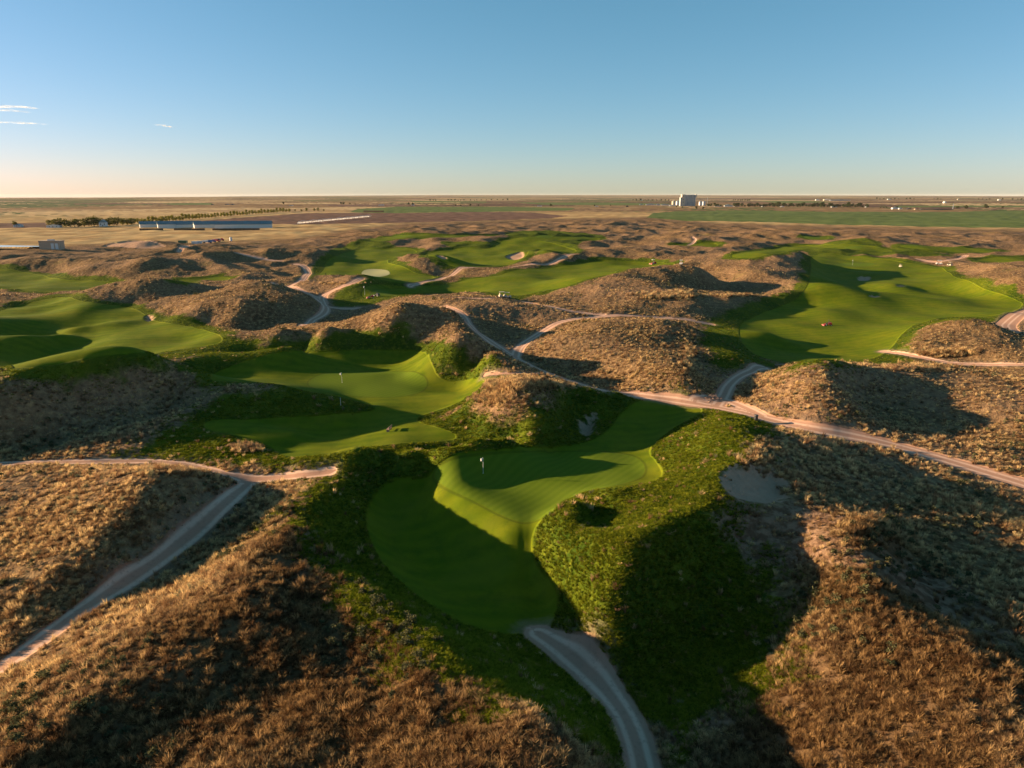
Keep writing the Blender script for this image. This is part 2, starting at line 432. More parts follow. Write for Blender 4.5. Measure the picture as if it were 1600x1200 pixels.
FAIRWAYS = [
 # fairway, collar and bowl round the nearest green
 [(668,748),(640,742),(600,752),(572,785),(572,830),(595,880),(645,928),(700,966),(760,990),(822,995),(855,986),(868,965),(875,935),(868,905),(842,885),(832,862),(834,832),(845,812),(868,790),(905,770),(950,762),(1010,757),(1040,745),(1030,722),(1012,705),(1030,686),(1060,664),(1095,648),(1100,636),(1060,622),(1000,622),(972,640),(955,668),(925,690),(870,697),(790,699),(720,706),(685,722)],
 # second green, its fairway and the two tees
 [(318,592),(360,572),(430,547),(490,549),(540,550),(600,548),(650,546),(668,552),(676,570),(686,592),(715,598),(752,590),(760,598),(735,620),(690,640),(640,655),(690,668),(716,678),(712,687),(680,689),(600,694),(540,704),(480,715),(440,716),(420,695),(375,683),(322,672),(316,662),(330,655),(400,655),(480,650),(560,645),(590,640),(575,632),(520,618),(470,610),(430,598),(360,598)],
 # left fairway
 [(-80,500),(0,486),(60,470),(105,464),(135,473),(195,477),(225,492),(250,502),(300,510),(345,524),(350,534),(330,540),(280,546),(220,553),(150,556),(95,569),(40,576),(-80,580)],
 [(-60,420),(0,420),(50,426),(100,438),(150,441),(190,441),(165,450),(120,455),(50,454),(-60,452)],
 [(265,439),(300,436),(340,432),(362,435),(355,439),(300,441)],
 # far left of centre
 [(478,432),(505,425),(508,410),(522,401),(545,395),(562,388),(620,387),(655,391),(645,399),(612,404),(602,410),(628,418),(652,428),(682,432),(672,439),(640,443),(600,439),(570,431),(520,430)],
 [(560,462),(572,448),(600,444),(655,448),(690,447),(725,436),(760,435),(785,428),(800,424),(845,420),(885,415),(915,411),(940,407),(975,407),(1035,411),(1062,412),(1030,416),(985,420),(960,426),(920,436),(890,446),(870,451),(850,452),(830,458),(812,464),(795,463),(760,458),(700,455),(660,456),(620,464),(585,466)],
 [(655,397),(690,392),(730,387),(765,389),(772,382),(790,374),(815,372),(850,378),(882,385),(905,392),(890,399),(862,391),(830,390),(822,400),(808,411),(790,416),(740,418),(700,418),(690,408)],
 [(575,374),(600,371),(640,366),(700,368),(780,367),(785,371),(700,373),(640,372),(602,377),(580,377)],
 [(795,374),(830,371),(870,369),(940,372),(935,375),(880,375),(830,377)],
 [(1048,384),(1075,381),(1108,379),(1128,384),(1100,387),(1070,386)],
 [(1140,399),(1165,394),(1205,389),(1250,383),(1340,383),(1380,387),(1400,392),(1380,394),(1330,391),(1270,388),(1235,392),(1200,399),(1170,404),(1145,403)],
 [(1395,385),(1440,383),(1500,387),(1570,390),(1550,394),(1480,393),(1430,391)],
 [(1515,407),(1560,402),(1660,402),(1660,412),(1550,411)],
 [(1255,369),(1300,370),(1290,375),(1258,375)],
 # great fairway on the right
 [(1155,510),(1165,500),(1200,486),(1240,470),(1262,450),(1268,420),(1266,398),(1300,395),(1350,403),(1385,406),(1425,412),(1465,417),(1490,430),(1512,441),(1548,453),(1592,468),(1602,478),(1562,498),(1480,497),(1440,504),(1410,520),(1392,545),(1365,560),(1330,563),(1290,561),(1240,569),(1185,557),(1162,542),(1154,525)],
]
GREENS = [
 [(676,742),(690,728),(715,718),(760,711),(820,707),(900,705),(960,706),(992,712),(1006,724),(1008,738),(998,749),(960,759),(915,766),(888,778),(868,795),(846,811),(818,817),(790,808),(745,784),(710,769),(688,758)],
 [(480,597),(490,588),(508,582),(530,580),(580,579),(640,581),(660,587),(668,597),(664,608),(650,615),(620,620),(580,621),(540,618),(510,613),(488,606)],
 [(563,427),(570,423),(587,421),(604,423),(611,427),(604,431),(587,433),(570,431)],
 [(575,461),(590,452),(630,449),(660,451),(650,457),(620,461),(595,463)],
 [(1295,413),(1330,409),(1370,411),(1365,416),(1320,418)],
 [(608,370),(625,367),(648,369),(640,372),(620,372)],
 [(833,370),(850,367),(866,369),(860,373),(840,373)],
 [(1250,371),(1268,369),(1285,373),(1265,375)],
 [(1410,384),(1428,381),(1447,384),(1430,387)],
 [(1312,388),(1330,386),(1352,387),(1340,390)],
]
ROUGHS = [
 # rough grass wrapping the nearest hole
 [(430,720),(470,728),(520,736),(500,755),(470,785),(468,815),(500,850),(525,880),(560,920),(600,960),(660,1000),(720,1040),(790,1090),(860,1130),(930,1160),(965,1165),(980,1120),(1000,1110),(1100,1110),(1150,1100),(1200,1040),(1212,970),(1195,910),(1160,860),(1125,820),(1110,790),(1125,755),(1150,715),(1160,690),(1195,668),(1205,655),(1150,640),(1100,628),(1040,618),(960,614),(900,600),(870,615),(840,640),(790,655),(740,650),(735,630),(760,605),(745,612),(700,655),(640,662),(560,680)],
 [(200,705),(260,680),(300,648),(350,618),(420,606),(500,612),(600,636),(560,650),(500,660),(430,700),(440,722),(330,720),(270,716)],
 [(270,570),(330,550),(390,540),(430,528),(500,522),(580,518),(640,525),(660,535),(695,530),(715,545),(730,560),(760,572),(780,590),(760,605),(740,600),(700,590),(640,545),(500,545),(400,560),(330,590),(290,580)],
 [(215,490),(260,488),(310,500),(345,515),(370,530),(420,528),(440,535),(380,545),(330,552),(290,565),(250,560),(200,558),(150,562),(90,576),(0,582),(-60,584),(-60,575),(90,570),(150,556),(280,545),(340,533),(300,515),(250,505)],
 [(1092,540),(1098,520),(1104,500),(1150,480),(1200,462),(1250,452),(1275,470),(1165,505),(1160,530),(1190,560),(1215,570),(1185,576),(1165,580),(1130,580),(1108,565),(1115,548)],
 [(1340,562),(1390,548),(1405,520),(1430,505),(1480,498),(1560,499),(1600,480),(1598,490),(1568,502),(1490,503),(1455,508),(1430,522),(1418,548),(1425,570),(1385,572)],
 [(510,470),(535,455),(555,440),(590,434),(650,440),(690,436),(700,445),(690,456),(640,463),(600,472),(565,480),(535,480)],
 [(455,440),(490,420),(500,405),(520,392),(545,380),(570,374),(600,378),(625,385),(600,392),(500,432)],
 [(830,460),(870,445),(900,440),(860,458),(830,466),(800,470),(795,462)],
 [(680,376),(760,384),(800,372),(780,365),(860,362),(920,366),(960,372),(900,380),(910,398),(870,400),(820,395),(700,392)],
 [(1395,398),(1250,398),(1262,385),(1400,388),(1480,395),(1500,400)],
 [(1262,402),(1280,400),(1440,460),(1400,470),(1300,465),(1240,472),(1230,465),(1260,440)],
 [(1270,384),(1310,376),(1360,374),(1390,385),(1320,386)],
]
SANDS = [
 [(1122,738),(1150,722),(1190,722),(1222,736),(1238,760),(1225,782),(1190,786),(1150,778),(1128,762)],
 [(903,664),(915,650),(930,645),(932,658),(925,682),(905,680)],
 [(788,401),(800,396),(818,393),(820,400),(808,407),(795,405)],
 [(1338,432),(1350,430),(1363,433),(1355,438),(1342,438)],
 [(1400,446),(1413,444.5),(1417,447),(1403,449)],
 [(1356,462),(1376,461.5),(1373,464.5),(1359,464.8)],
 [(150,386),(180,378),(215,375),(245,378),(268,384),(210,387)],
 [(224,494),(240,492),(242,497),(228,501)],
 [(680,398),(700,402),(698,406),(684,403)],
]
# tracks: centre line pixels and half width in metres
PATHS = [
 (1.3, [(-60,1084),(0,1043),(60,1000),(130,950),(200,905),(260,865),(310,825),(345,790),(375,765),(392,750)]),
 (1.1, [(-60,724),(0,724),(100,722),(180,719),(250,720),(310,728),(355,740),(395,752)]),
 (1.1, [(370,742),(400,749),(450,744),(515,735)]),
 (1.75, [(842,990),(880,1015),(915,1045),(950,1080),(985,1130),(1005,1200),(1012,1290)]),
 (1.8, [(690,478),(722,490),(733,510),(760,530),(790,550),(810,560),(850,580),(900,598),(960,612),(1030,620),(1085,628),(1150,640),(1190,652),(1260,668),(1320,677),(1400,695),(1500,725),(1600,755),(1700,785)]),
 (1.6, [(805,556),(808,545),(825,530),(850,512),(880,500),(940,492),(990,491),(1060,497),(1110,506)]),
 (1.5, [(940,490),(880,483),(800,466),(700,466)]),
 (1.7, [(1195,571),(1160,585),(1138,600),(1130,618),(1120,632)]),
 (1.4, [(1085,622),(1125,618),(1165,636),(1200,655)]),
 (.6, [(758,586),(790,583),(830,582),(850,582)]),
 (1.7, [(474,508),(500,497),(512,483),(503,470),(485,458),(460,450),(430,444)]),
 (2.2, [(505,472),(500,462),(530,449),(548,443),(562,436)]),
 (2.0, [(510,478),(530,480),(556,480)]),
 (2.0, [(450,448),(465,440),(478,432),(482,425),(474,418),(462,417)]),
 (2.0, [(440,415),(420,413),(395,406),(370,398)]),
 (1.6, [(640,446),(672,441),(695,434),(712,426),(722,419)]),
 (1.8, [(720,420),(800,418),(850,415),(875,410),(895,401)]),
 (1.0, [(1377,547),(1400,551),(1430,557),(1480,565),(1600,572)]),
 (2.8, [(1620,480),(1590,494),(1568,506),(1575,518),(1640,535)]),
 (2.2, [(1400,402),(1440,408),(1470,412),(1500,404),(1508,396)]),
 (2.0, [(280,395),(292,388),(300,382),(335,378)]),
 (1.2, [(1075,383),(1088,377),(1082,373)]),
]
CROPS = [
 [(1010,340),(1020,333),(1060,330),(1150,329),(1300,331),(1480,331),(1560,329),(1700,330),(1700,357),(1500,355),(1300,351),(1200,347),(1080,345)],
 [(560,326),(620,323),(800,323),(900,325),(890,329),(760,331),(620,333),(545,332)],
 [(800,316),(1000,317),(1050,319),(1000,321),(850,320)],
 [(1400,321.5),(1700,321),(1700,323.5),(1400,324)],
 [(640,314),(760,314.5),(760,316.5),(650,316.5)],
 [(1180,314),(1240,313),(1300,316),(1220,318)],
 [(250,317.5),(330,317),(335,320),(270,320.5)],
]
PLOWS = [
 [(280,349),(330,344),(400,338),(480,333),(560,332.5),(640,333),(760,331),(830,332),(888,337),(860,341),(760,345),(640,348),(560,350),(460,352),(410,350)],
 [(-60,349),(70,348),(80,355),(-60,356)],
 [(500,319.5),(620,319.5),(640,322),(520,322)],
]
BARES = [
 [(918,826),(935,822),(954,828),(956,840),(938,848),(922,840)],
 [(1125,790),(1240,775),(1330,795),(1290,850),(1400,870),(1500,900),(1600,980),(1600,1040),(1480,960),(1380,900),(1290,880),(1200,900),(1130,850),(1080,810)],
 [(460,800),(500,850),(545,890),(640,965),(720,1040),(800,1080),(740,1075),(640,1030),(560,960),(480,900),(450,850)],
 [(1000,1100),(1100,1100),(1190,1090),(1180,1150),(1060,1180),(1010,1160)],
 [(1190,632),(1230,640),(1330,675),(1400,695),(1330,668),(1260,640)],
]
RUSTS = [
 [(490,780),(510,850),(600,950),(720,1040),(900,1130),(970,1200),(1010,1290),(-150,1290),(-100,1200),(60,1110),(200,1010),(330,930),(420,850)],
 [(1330,812),(1400,850),(1470,930),(1620,1040),(1700,1290),(1040,1290),(1150,1120),(1245,1040),(1250,960),(1300,900)],
]
PONDS = [[(-80,384.5),(0,384.5),(66,385.5),(66,388.5),(0,389.5),(-80,389.5)]]

Zs0 = sampler(Z0)
def to_world(Zs, poly, closed=True, smooth_it=2):
    p = chaikin(poly, closed, smooth_it)
    return hit(Zs, p[:, 0], p[:, 1])
NEG = -60.0
def sdf_of(polys, smooth_it=2, Zs=Zs0):
    F = np.full((NR, NA), NEG, np.float32)
    for pl in polys:
        wx, wy = to_world(Zs, pl, True, smooth_it)
        add_polygon(F, wx, wy)
    return F
S_fair = sdf_of(FAIRWAYS); S_green = sdf_of(GREENS); S_rough = sdf_of(ROUGHS); S_sand = sdf_of(SANDS)
S_pale = sdf_of([GREENS[2]]); S_bare = sdf_of(BARES); S_rust = sdf_of(RUSTS); S_crop = sdf_of(CROPS, 0); S_plow = sdf_of(PLOWS, 0); S_pond = sdf_of(PONDS, 0)
S_path = np.full((NR, NA), NEG, np.float32)
C_path = np.zeros((NR, NA), np.float32)
for hw, pl in PATHS:
    wx, wy = to_world(Zs0, pl, False, 2)
    m = 6.0
    for k in range(len(wx) - 1):
        if math.hypot(wx[k + 1] - wx[k], wy[k + 1] - wy[k]) > 120:
            continue
        si, sj = bbox_idx(wx[k:k + 2], wy[k:k + 2], m + hw)
        d, t, s = seg_dist(X[si, sj], Y[si, sj], wx[k], wy[k], wx[k + 1], wy[k + 1])
        sd = (hw - d).astype(np.float32)
        better = sd > S_path[si, sj]
        S_path[si, sj] = np.where(better, sd, S_path[si, sj])
        C_path[si, sj] = np.where(better, (d * np.sign(s)).astype(np.float32), C_path[si, sj])

# ------------------------------------------------------------------ dune field and fine relief
DF = np.array([(-200,402),(0,400),(100,396),(200,392),(300,386),(400,383),(480,378),(560,362),(640,352),(700,350),(900,344),(1000,342),(1100,352),(1250,356),(1400,360),(1600,364),(1800,366)], float)
mown = np.maximum(S_fair, S_green)
m_mown = smooth(-6, 2, mown)
S_rough = np.maximum(S_rough, np.maximum(mown + 1.4 + 2.6 * perlin(X / 11.0 + 4, Y / 11.0) + .008 * np.minimum(RR, 500), NEG)).astype(np.float32)
m_hard = np.maximum(m_mown, smooth(-3, 1, S_path))
PXc = 800 + FPX * np.clip(np.tan(TH), -3, 3) * 0.985
edge_py = np.interp(PXc, DF[:, 0], DF[:, 1])
edge_r = CAM_H / np.tan(np.arctan((edge_py - 600) / FPX) + PITCH) / np.cos(TH)
amp_far = smooth(1.08, 0.80, RR / edge_r[None, :]) * smooth(230, 480, RR)
wob = perlin(X / 90.0, Y / 90.0)
dn = 1.0 - np.abs(perlin(X / 46.0 + .3 * wob, Y / 62.0 + 7.1)) * 2.0
dn2 = perlin(X / 95.0 + 3.3, Y / 120.0 + 1.7)
Zd = (dn * 1.9 + dn2 * 2.8 + perlin(X / 24.0, Y / 30.0) * 1.1) * amp_far
Zm = (1 - np.abs(perlin(X / 21.0 + 2, Y / 26.0)) * 2.2) * .7 * smooth(170, 300, RR) * smooth(1.05, .85, RR / edge_r[None, :])
S_r4 = smooth(-8, 6, S_rust)
Zn = (perlin(X / 13.0 + 9, Y / 13.0) * (0.55 + .35 * S_r4) + perlin(X / 6.1, Y / 6.1 + 5) * (0.24 + .28 * S_r4) + perlin(X / 2.9 + 2, Y / 2.9 + 5) * (.06 + .12 * S_r4)) * smooth(1.2, .85, RR / edge_r[None, :])
Zg = perlin(X / 17.0 + 4, Y / 24.0) * (0.18 + .50 * smooth(120, 200, RR)) + perlin(X / 33.0 + 14, Y / 41.0) * .5 * smooth(140, 260, RR)
wlm = 1 - m_mown * 0.85
Z = Z0 + (Zd * (1 - m_mown * .9) * (1 - .55 * smooth(-12, 3, S_rough)) + (Zn + Zm) * (1 - m_hard * .85)) + Zg
# beyond the dunes: almost flat steppe with long swells
sw = smooth(1.0, 1.4, RR / edge_r[None, :])
Z += sw * (perlin(X / 420., Y / 420.) * 1.0 + perlin(X / 90., Y / 90.) * .25)
far = smooth(2500, 9000, RR)
Z += far * (perlin(X / 2600., Y / 1700. + 3) * 9.0 + perlin(X / 6000. + 5, Y / 4000.) * 12)
HZ = np.array([(-400, 312), (0, 310), (250, 308), (400, 306.3), (700, 304.3), (1000, 304.3), (1300, 305.0), (1600, 306.0), (2000, 307)], float)
hz = np.interp(PXc, HZ[:, 0], HZ[:, 1])
off = (CAM_H - RR * (hz[None, :] - 305.0 + .3) / FPX)
wfar = smooth(6000, 30000, RR)
Z = Z * (1 - wfar * .8) + (off) * wfar
# soft tussock relief where single tufts are not built
clump = np.maximum(perlin(X / 1.15, Y / 1.15) + .5 * perlin(X / .62, Y / .62), -.35)
cl_far = np.maximum(perlin(X / 2.4, Y / 3.0), -.3)
dry = (1 - smooth(-.8, .2, mown)) * (1 - smooth(-.6, .1, S_path)) * (1 - smooth(-1, 1, S_sand))
Z += dry * (1 - smooth(-2, 1, S_rough) * .55) * (clump * .11 * smooth(420, 230, RR) + cl_far * .20 * smooth(120, 240, RR) * smooth(1.05, .8, RR / edge_r[None, :]))
# raised cut edge of the rough against the mown turf, sunken wheel tracks on the sand tracks
Z += .14 * smooth(-1.2, -.5, mown) * 0 - .12 * smooth(-.6, .3, S_path)
pit = smooth(-.5, 1.5, S_sand)
Z -= .75 * pit * smooth(900, 700, RR)
Z = np.where(S_pond > -3, np.minimum(Z, -0.0 + 0 * Z), Z)
Z = Z.astype(np.float32)
Zs = sampler(Z)

# ------------------------------------------------------------------ materials
def nm(name):
    m = bpy.data.materials.new(name); m.use_nodes = True
    return m
def simple(name, col, rough=.7, noise=.12, scale=3.0, metal=0.0):
    m = nm(name); nt = m.node_tree; b = nt.nodes['Principled BSDF']
    b.inputs['Roughness'].default_value = rough; b.inputs['Metallic'].default_value = metal
    tc = nt.nodes.new('ShaderNodeTexCoord'); n = nt.nodes.new('ShaderNodeTexNoise'); n.inputs['Scale'].default_value = scale
    n.inputs['Detail'].default_value = 4
    r = nt.nodes.new('ShaderNodeValToRGB')
    r.color_ramp.elements[0].color = tuple(c * (1 - noise * 2) for c in col) + (1,); r.color_ramp.elements[0].position = .3
    r.color_ramp.elements[1].color = tuple(min(1, c * (1 + noise)) for c in col) + (1,); r.color_ramp.elements[1].position = .7
    nt.links.new(tc.outputs['Object'], n.inputs['Vector']); nt.links.new(n.outputs[0], r.inputs[0]); nt.links.new(r.outputs[0], b.inputs['Base Color'])
    return m

class NG:
    def __init__(s, mat):
        s.nt = mat.node_tree; s.nt.nodes.clear()
    def n(s, t, **kw):
        o = s.nt.nodes.new(t)
        for k, v in kw.items():
            setattr(o, k, v)
        return o
    def L(s, a, b):
        s.nt.links.new(a, b)
    def val(s, x):
        return x
    def math(s, op, a, b=None, clamp=False):
        o = s.n('ShaderNodeMath', operation=op, use_clamp=clamp)
        for i, v in enumerate((a, b)):
            if v is None: continue
            if isinstance(v, (int, float)): o.inputs[i].default_value = v
            else: s.L(v, o.inputs[i])
        return o.outputs[0]
    def mapr(s, v, a, b, c=0., d=1.):
        o = s.n('ShaderNodeMapRange'); o.interpolation_type = 'SMOOTHSTEP'
        s.L(v, o.inputs[0])
        for i, q in enumerate((a, b, c, d)): o.inputs[i + 1].default_value = q
        return o.outputs[0]
    def mix(s, f, a, b):
        o = s.n('ShaderNodeMix', data_type='RGBA')
        if isinstance(f, (int, float)): o.inputs[0].default_value = f
        else: s.L(f, o.inputs[0])
        for i, v in ((6, a), (7, b)):
            if isinstance(v, tuple): o.inputs[i].default_value = v + (1,)
            else: s.L(v, o.inputs[i])
        return o.outputs[2]
    def noise(s, vec, scale, detail=3, rough=.5, dist=0.):
        o = s.n('ShaderNodeTexNoise'); s.L(vec, o.inputs['Vector'])
        o.inputs['Scale'].default_value = scale; o.inputs['Detail'].default_value = detail; o.inputs['Roughness'].default_value = rough; o.inputs['Distortion'].default_value = dist
        return o.outputs[0]
    def attr(s, name):
        o = s.n('ShaderNodeAttribute', attribute_name=name)
        return o.outputs['Fac']

terrain_mat = nm('terrain')
g = NG(terrain_mat)
tc = g.n('ShaderNodeTexCoord'); pos = tc.outputs['Object']
n_big = g.noise(pos, 0.022, 4, .55)
n_mid = g.noise(pos, 0.13, 4, .6)
n_sm = g.noise(pos, 0.9, 3, .6)
n_fine = g.noise(pos, 3.2, 3, .6)
n_edge = g.noise(pos, 0.7, 4, .65)
edge = g.math('MULTIPLY', g.math('SUBTRACT', n_edge, .5), 1.0)
a_fair, a_green, a_rough, a_sand, a_path, a_pc = [g.attr(k) for k in ('s_fair', 's_green', 's_rough', 's_sand', 's_path', 'c_path')]
a_crop, a_plow, a_pond, a_dist = [g.attr(k) for k in ('s_crop', 's_plow', 's_pond', 'dune')]
# dry prairie
def dry_colour(g, pos, n_sm, n_fine):
    n_big = g.noise(pos, 0.022, 4, .55); n_mid = g.noise(pos, 0.13, 4, .6)
    c1 = g.mix(g.mapr(n_mid, .35, .65), (.095, .050, .024), (.165, .098, .046))
    c2 = g.mix(g.mapr(n_big, .42, .62), c1, (.19, .112, .066))
    c3 = g.mix(g.mapr(n_sm, .45, .75), c2, (.31, .20, .098))
    c4 = g.mix(g.math('MULTIPLY', g.mapr(n_sm, .50, .28), .75), c3, (.045, .027, .016))
    c5 = g.mix(g.math('MULTIPLY', g.mapr(g.noise(pos, 0.05, 3, .6), .60, .72), .5), c4, (.13, .105, .030))
    return g.mix(g.math('MULTIPLY', g.mapr(n_fine, .35, .75), .35), c5, (.27, .19, .11))
c_dune = dry_colour(g, pos, n_sm, n_fine)
rustm = g.mapr(g.attr('s_rust'), -6, 4)
c_dune = g.mix(g.math('MULTIPLY', rustm, .75), c_dune, g.mix(n_sm, (.05, .028, .014), (.12, .07, .033)))
bare = g.mapr(g.math('ADD', g.attr('s_bare'), g.math('MULTIPLY', g.math('SUBTRACT', g.noise(pos, .35, 4, .7), .5), 9.0)), -1, 1.5)
c_dune = g.mix(g.math('MULTIPLY', bare, .8), c_dune, g.mix(g.mapr(n_sm, .4, .6), (.12, .066, .04), (.24, .15, .10)))
# steppe beyond the dunes, with square-mile fields
mp = g.n('ShaderNodeMapping'); g.L(pos, mp.inputs[0]); mp.inputs['Scale'].default_value = (1/900., 1/900., 1); mp.inputs['Rotation'].default_value = (0, 0, math.radians(-7))
vor = g.n('ShaderNodeTexVoronoi', distance='CHEBYCHEV'); g.L(mp.outputs[0], vor.inputs['Vector']); vor.inputs['Scale'].default_value = 1.0; vor.inputs['Randomness'].default_value = .75
sepc = g.n('ShaderNodeSeparateColor'); g.L(vor.outputs['Color'], sepc.inputs[0])
f1 = g.mix(g.mapr(sepc.outputs[0], .2, .8), (.20, .12, .055), (.47, .33, .17))
f2 = g.mix(g.mapr(sepc.outputs[1], .55, .60), f1, (.10, .055, .036))
f3 = g.mix(g.mapr(sepc.outputs[2], .70, .74), f2, (.055, .085, .022))
n_st = g.noise(pos, 0.006, 5, .65)
f4 = g.mix(g.mapr(n_st, .48, .75), f3, (.36, .24, .12))
near_st = g.mix(g.mapr(g.noise(pos, .02, 5, .65), .38, .66), (.33, .205, .088), (.52, .36, .165))
geo = g.n('ShaderNodeNewGeometry')
ln = g.n('ShaderNodeVectorMath', operation='LENGTH'); g.L(geo.outputs['Position'], ln.inputs[0])
f5 = g.mix(g.mapr(ln.outputs['Value'], 1400, 2100), near_st, f4)
base = g.mix(a_dist, f5, c_dune)
# crop, plough, pond
crop_c = g.mix(g.mapr(g.noise(pos, .012, 4, .6), .35, .65), (.085, .118, .032), (.115, .150, .045))
plow_c = g.mix(g.mapr(g.noise(pos, .03, 4, .6), .35, .65), (.12, .066, .046), (.17, .10, .072))
base = g.mix(g.mapr(g.math('ADD', a_crop, 0), -2, 2), base, crop_c)
base = g.mix(g.mapr(g.math('ADD', a_plow, 0), -2, 2), base, plow_c)
# green rough
r1 = g.mix(g.mapr(n_mid, .35, .65), (.032, .058, .005), (.074, .096, .006))
r2 = g.mix(g.mapr(n_sm, .45, .75), r1, (.120, .135, .012))
r3 = g.mix(g.math('MULTIPLY', g.mapr(n_fine, .5, .25), .6), r2, (.014, .026, .004))
re = g.math('ADD', a_rough, g.math('MULTIPLY', g.math('SUBTRACT', g.noise(pos, .25, 4, .65), .5), 9.0))
base = g.mix(g.mapr(re, -1.2, 1.2), base, r3)
# fairway with mowing bands
wv = g.n('ShaderNodeTexWave'); wm = g.n('ShaderNodeMapping'); g.L(pos, wm.inputs[0]); wm.inputs['Rotation'].default_value = (0, 0, math.radians(82))
g.L(wm.outputs[0], wv.inputs[0]); wv.inputs['Scale'].default_value = .10; wv.inputs['Distortion'].default_value = 1.2; wv.inputs['Detail'].default_value = 1; wv.inputs['Detail Scale'].default_value = .3
fa = g.mix(wv.outputs['Fac'], (.077, .112, .004), (.104, .136, .005))
fa = g.mix(g.math('MULTIPLY', g.mapr(n_mid, .4, .75), .5), fa, (.185, .170, .010)); fa = g.mix(g.math('MULTIPLY', g.mapr(g.noise(pos, .45, 5, .75), .42, .68), .5), fa, (.042, .074, .006)); fa = g.mix(g.math('MULTIPLY', g.mapr(g.noise(pos, .09, 4, .7), .48, .64), .6), fa, (.125, .140, .010))
fe = g.math('ADD', a_fair, g.math('MULTIPLY', edge, .8))
base = g.mix(g.mapr(fe, -.15, .15), base, fa)
# greens, striped
wv2 = g.n('ShaderNodeTexWave'); wm2 = g.n('ShaderNodeMapping'); g.L(pos, wm2.inputs[0]); wm2.inputs['Rotation'].default_value = (0, 0, math.radians(38))
g.L(wm2.outputs[0], wv2.inputs[0]); wv2.inputs['Scale'].default_value = .26; wv2.inputs['Distortion'].default_value = .2
gc = g.mix(wv2.outputs['Fac'], (.080, .124, .008), (.098, .142, .010))
gc = g.mix(g.math('MULTIPLY', g.mapr(n_mid, .35, .75), .25), gc, (.118, .152, .02))
base = g.mix(g.mapr(a_green, -.1, .1), base, gc)
base = g.mix(g.mapr(g.attr('s_pale'), -.4, .6), base, (.34, .33, .17))
ring = g.math('MULTIPLY', g.mapr(a_green, -.55, -.3), g.mapr(a_green, .05, -.2))
base = g.mix(g.math('MULTIPLY', ring, .5), base, (.04, .06, .008))
# sand
sc_ = g.mix(n_sm, (.32, .185, .12), (.45, .29, .20))
se = g.math('ADD', a_sand, g.math('MULTIPLY', edge, 4.5))
base = g.mix(g.mapr(se, -.3, .5), base, sc_)
# track: pale sand, darker between the wheel ruts
pe = g.math('ADD', a_path, g.math('MULTIPLY', edge, .9))
rut = g.math('ABSOLUTE', g.math('SUBTRACT', g.math('ABSOLUTE', a_pc), .75))
pcx = g.mix(g.mapr(rut, .45, .1), (.41, .235, .165), (.60, .395, .295))
pcx = g.mix(g.math('MULTIPLY', g.mapr(g.noise(pos, 1.8, 4, .7), .5, .75), .6), pcx, (.25, .155, .11))
base = g.mix(g.mapr(pe, -.35, .25), base, pcx)
verge = g.math('MULTIPLY', g.mapr(g.math('ADD', a_path, g.math('MULTIPLY', edge, 3.)), -1.6, -.3), .45)
base = g.mix(g.math('MULTIPLY', verge, g.mapr(pe, .25, -.35)), base, (.22, .16, .115))
bs = g.n('ShaderNodeBsdfPrincipled'); g.L(base, bs.inputs['Base Color'])
bs.inputs['Roughness'].default_value = .92; bs.inputs['Specular IOR Level'].default_value = .03
# relief too fine for the mesh
soft = g.mapr(g.math('MAXIMUM', a_fair, a_green), -.1, .3)
hard = g.math('MAXIMUM', soft, g.mapr(a_path, -.2, .2))
hgt = g.math('ADD', g.math('MULTIPLY', n_fine, .45), g.math('MULTIPLY', n_sm, 1.0))
amt = g.math('ADD', g.math('MULTIPLY', g.math('SUBTRACT', 1.0, hard), .42), .02)
amt = g.math('MULTIPLY', amt, g.math('ADD', g.math('MULTIPLY', a_dist, .75), .25))
bp = g.n('ShaderNodeBump'); bp.inputs['Distance'].default_value = 1.0; bp.inputs['Strength'].default_value = 1.0
g.L(g.math('MULTIPLY', hgt, amt), bp.inputs['Height']); g.L(bp.outputs[0], bs.inputs['Normal'])
mo = g.n('ShaderNodeOutputMaterial'); g.L(bs.outputs[0], mo.inputs[0])

water_mat = nm('pond_water')
wb = water_mat.node_tree.nodes['Principled BSDF']; wb.inputs['Base Color'].default_value = (.03, .05, .06, 1); wb.inputs['Roughness'].default_value = .08

# ------------------------------------------------------------------ terrain meshes, one per kind of ground
verts = np.stack([X, Y, Z], -1).reshape(-1, 3).astype(np.float32)
# smooth normals of the whole sheet, kept on every piece so that no seam shows
def grid_normals():
    Vg = verts.reshape(NR, NA, 3)
    du_ = np.empty_like(Vg); dv_ = np.empty_like(Vg)
    du_[1:-1] = Vg[2:] - Vg[:-2]; du_[0] = Vg[1] - Vg[0]; du_[-1] = Vg[-1] - Vg[-2]
    dv_[:, 1:-1] = Vg[:, 2:] - Vg[:, :-2]; dv_[:, 0] = Vg[:, 1] - Vg[:, 0]; dv_[:, -1] = Vg[:, -1] - Vg[:, -2]
    n = np.cross(dv_, du_); n /= np.linalg.norm(n, axis=2, keepdims=True)
    return n.reshape(-1, 3)
VN = grid_normals()
dune_m = smooth(1.15, 1.0, RR / edge_r[None, :]).astype(np.float32)
ATT = {'s_fair': S_fair, 's_green': S_green, 's_rough': S_rough, 's_sand': S_sand, 's_path': S_path, 'c_path': C_path, 's_crop': S_crop, 's_plow': S_plow, 's_pond': S_pond, 's_bare': S_bare, 's_rust': S_rust, 's_pale': S_pale, 'dune': dune_m}
ATT = {k: np.clip(v, -30, 60).astype(np.float32).reshape(-1) for k, v in ATT.items()}
ii, jj = np.meshgrid(np.arange(NR - 1), np.arange(NA - 1), indexing='ij')
v00 = (ii * NA + jj).reshape(-1)
quads = np.stack([v00, v00 + 1, v00 + NA + 1, v00 + NA], 1)
def fmean(F):
    return ((F[:-1, :-1] + F[1:, :-1] + F[:-1, 1:] + F[1:, 1:]) * .25).reshape(-1)
cls = np.zeros(len(quads), np.int8)
